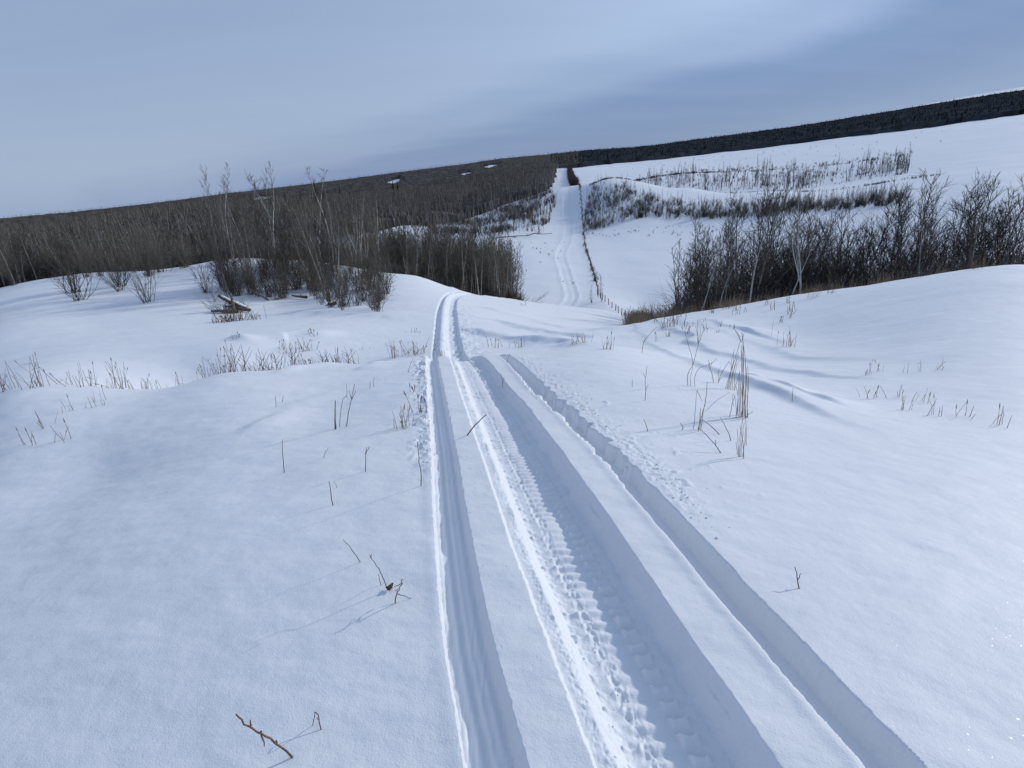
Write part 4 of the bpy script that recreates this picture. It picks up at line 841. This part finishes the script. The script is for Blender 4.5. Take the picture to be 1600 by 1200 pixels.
plant('leaning_grass', [[(1135,608),(1142,580),(1150,555),(1158,530)],[(1138,610),(1146,580),(1154,550)],[(1141,610),(1145,575),(1146,550)],[(1144,610),(1146,580),(1152,560)],[(1133,606),(1140,585),(1147,566)],[(1147,608),(1148,585),(1153,565)],[(1137,608),(1142,590),(1143,560),(1148,545)],[(1148,606),(1156,580)]], M_straw, 'straw stalks leaning right against the tallest bundle', 'grass', rad=.0042)
plant('short_grass', [[(1163,716),(1161,690),(1156,665)],[(1158,711),(1159,690),(1163,660)],[(1155,710),(1153,690),(1152,670)],[(1166,696),(1166,675),(1165,655)],[(1160,712),(1164,690),(1165,668)],[(1153,704),(1150,690)],[(1156,710),(1157,680),(1160,655)]], M_straw, 'short straw bundle below the tallest one on the right', 'grass', rad=.0034)
plant('grass_stalks', [[(1140,652),(1144,630),(1149,618)],[(1151,650),(1150,630),(1146,615)],[(1146,634),(1144,615)]], M_stem, 'few thin stalks just left of the tallest straw bundle', 'grass', rad=.003)
plant('grass_stalks', [[(1090,672),(1096,650),(1103,625),(1105,597)],[(1092,672),(1094,650),(1095,637)],[(1094,672),(1099,650),(1101,632)],[(1083,674),(1086,645),(1089,610)],[(1089,610),(1094,620),(1097,627)],[(1093,670),(1096,655),(1093,645)]], M_straw, 'bunch of curved stalks left of the straw bundles, above the fallen sprigs', 'grass', rad=.004)
plant('forked_weed', [[(1075,602),(1074,588),(1077,578),(1083,572),(1082,560),(1076,540),(1070,517)],[(1080,602),(1078,590),(1083,574)],[(1086,603),(1085,590),(1090,577),(1100,572),(1113,567),(1120,560)],[(1083,570),(1088,550),(1092,535),(1095,512)],[(1091,538),(1089,520),(1087,510)],[(1092,536),(1098,520),(1101,512)],[(1113,566),(1107,580)],[(1091,534),(1090,500)]], M_stem, 'tall forked weed with arching foot stems left of the straw bundles', 'weed', rad=.004)
plant('dry_weed', [[(1116,598),(1112,582),(1107,563)],[(1108,566),(1106,575)]], M_stem, 'stiff brown stalk between the forked weed and the straw bundles', 'weed', rad=.0048)
plant('dry_weed', [[(1122,598),(1126,585),(1134,572),(1140,564)],[(1123,596),(1122,580),(1127,572)],[(1124,590),(1130,588)],[(1139,565),(1142,570)]], M_stem, 'hooked stalks leaning right just left of the straw bundles', 'weed', rad=.0036)
plant('twig', [[(1007,627),(1009,610),(1008,595),(1011,572)],[(1009,610),(1013,600)],[(1008,590),(1005,583)]], M_stem, 'thin forked twig standing alone right of the right groove', T)
plant('twig', [[(988,605),(988,598),(988,593)]], M_stem, 'short stub left of the thin forked twig', T)
plant('twig', [[(1003,551),(1005,535),(1015,522),(1026,511)],[(1005,535),(1009,528)]], M_stem, 'bent twig leaning right at the start of the long drifts', T, rad=.005)
plant('twig', [[(1014,674),(1010,663),(1005,655)]], M_stem, 'small leaning twig below the long drifts', T)
plant('twig', [[(1065,672),(1068,668),(1063,661)],[(1067,671),(1071,671)]], M_stick, 'small hooked snag left of the curved stalks', T, rad=.004)
plant('twig', [[(1132,710),(1118,695),(1105,681),(1095,671)],[(1118,695),(1118,687)]], M_stem, 'long straight stalk lying toward the lower right', T, rad=.0038)
plant('twig', [[(1145,689),(1138,675),(1131,661),(1125,652)]], M_stem, 'slim stalk leaning left of the short straw bundle', T)
plant('twig', [[(1131,681),(1120,674),(1108,663),(1098,656)],[(1128,680),(1126,685)]], M_stick, 'arched dark stalk with a knotted end above the long one', T, rad=.004)
plant('twig', [[(1100,640),(1120,625),(1140,613)]], M_stem, 'thin straw lying across the drift beside the bundles', T, rad=.0022)
plant('twig', [[(1238,628),(1238,616),(1239,606)]], M_stem, 'short stub near the right edge of the photo above the lit drift', T)
plant('twig', [[(1251,922),(1246,900),(1242,886)],[(1247,905),(1252,896)]], M_stem, 'dark stalk cut by the right edge of the photo', T, rad=.0032)
plant('twig', [[(1198,894),(1197,891),(1198,889)]], M_stick, 'tiny twig tip poking out right of the right groove', T, rad=.003)
tuft(1232, 541, 30, 12, 12, M_straw, 'slim straw clump high on the right slope near the edge', lean=.15)
plant('twig', [[(1205,525),(1207,512),(1209,498)]], M_stem, 'single thin stalk left of the slim straw clump', T)
for k in range(34):
    u = rw.uniform(1010, 1245); v = 500-(u-1000)*.13+rw.uniform(2, 40)
    tuft(u, v, rw.uniform(8, 20), 5, int(rw.integers(2, 6)), M_stem, 'few short dry stalks on the snow just below the right crest', 'dry_stalks', 'dry stalks below the right crest', cat='stalk', lean=.2)
for k in range(22):
    a = rw.uniform(33, 44) if k % 2 else rw.uniform(-44, -33); b = at(a, rw.uniform(6, 10)); o = mesh('dry_stalks', *tube_arrays(grass_lines(1200+k, .22, n=5, w=.05, rad=.003, lean=.2)), M_stem); o.location = b
    tag(o, 'few dry stalks on the open snow at the %s side' % ('right' if k % 2 else 'left'), 'stalk', 'dry stalks on the open snow at the %s side' % ('right' if k % 2 else 'left'))

# snow crumbs thrown out by the machine
def crumb_mesh(seed):
    rg = np.random.default_rng(seed); t = (1+5**.5)/2; V = np.array([(-1,t,0),(1,t,0),(-1,-t,0),(1,-t,0),(0,-1,t),(0,1,t),(0,-1,-t),(0,1,-t),(t,0,-1),(t,0,1),(-t,0,-1),(-t,0,1)], float)/1.9
    V *= rg.uniform(.7, 1.2, (12, 1)); Fc = [(0,11,5),(0,5,1),(0,1,7),(0,7,10),(0,10,11),(1,5,9),(5,11,4),(11,10,2),(10,7,6),(7,1,8),(3,9,4),(3,4,2),(3,2,6),(3,6,8),(3,8,9),(4,9,5),(2,4,11),(6,2,10),(8,6,7),(9,8,1)]
    return mesh('crumb', V, np.array(Fc), M_trail, link=False, smooth=True)
CR = [crumb_mesh(s) for s in range(4)]; pp = []; ss = []
for k in range(1000):
    c = rw.random()
    if c < .22: y = rw.uniform(2.1, 7.5); x = np.interp(y, *RC)+.09+abs(rw.normal(0, .10))+.05*rw.random(); s = .003+.006*rw.random()**3
    elif c < .50: y = rw.uniform(3.2, 8); x = np.interp(y, *LC)-.10-abs(rw.normal(0, .06)); s = .004+.012*rw.random()**3
    elif c < .55: y = rw.uniform(1.0, 7); x = np.interp(y, *CC)-np.interp(y, H_y, H_x)+rw.uniform(.04, .20); s = .003+.004*rw.random()**2
    elif c < .58: y = rw.uniform(1.4, 3.4); x = np.interp(y, *LC)+.10+abs(rw.normal(0, .07)); s = .002+.003*rw.random()**2
    else: y = rw.uniform(13.5, 30); x = np.interp(y, *CC)+rw.normal(.1, .45); s = .006+.014*rw.random()**2
    pp.append((x, y)); ss.append(s)
pp = np.array(pp); ss = np.array(ss); z = base(pp[:, 0], pp[:, 1])+profile(pp[:, 0], pp[:, 1])[0]+ss*.15
rot = rw.uniform(0, 6.28, (len(pp), 3)); scatter('snow_crumbs', np.c_[pp, z], rw.integers(0, 4, len(pp)), np.stack([ss, ss, ss*.7], -1), rot, CR, 'small lumps of snow thrown up along the grooves')
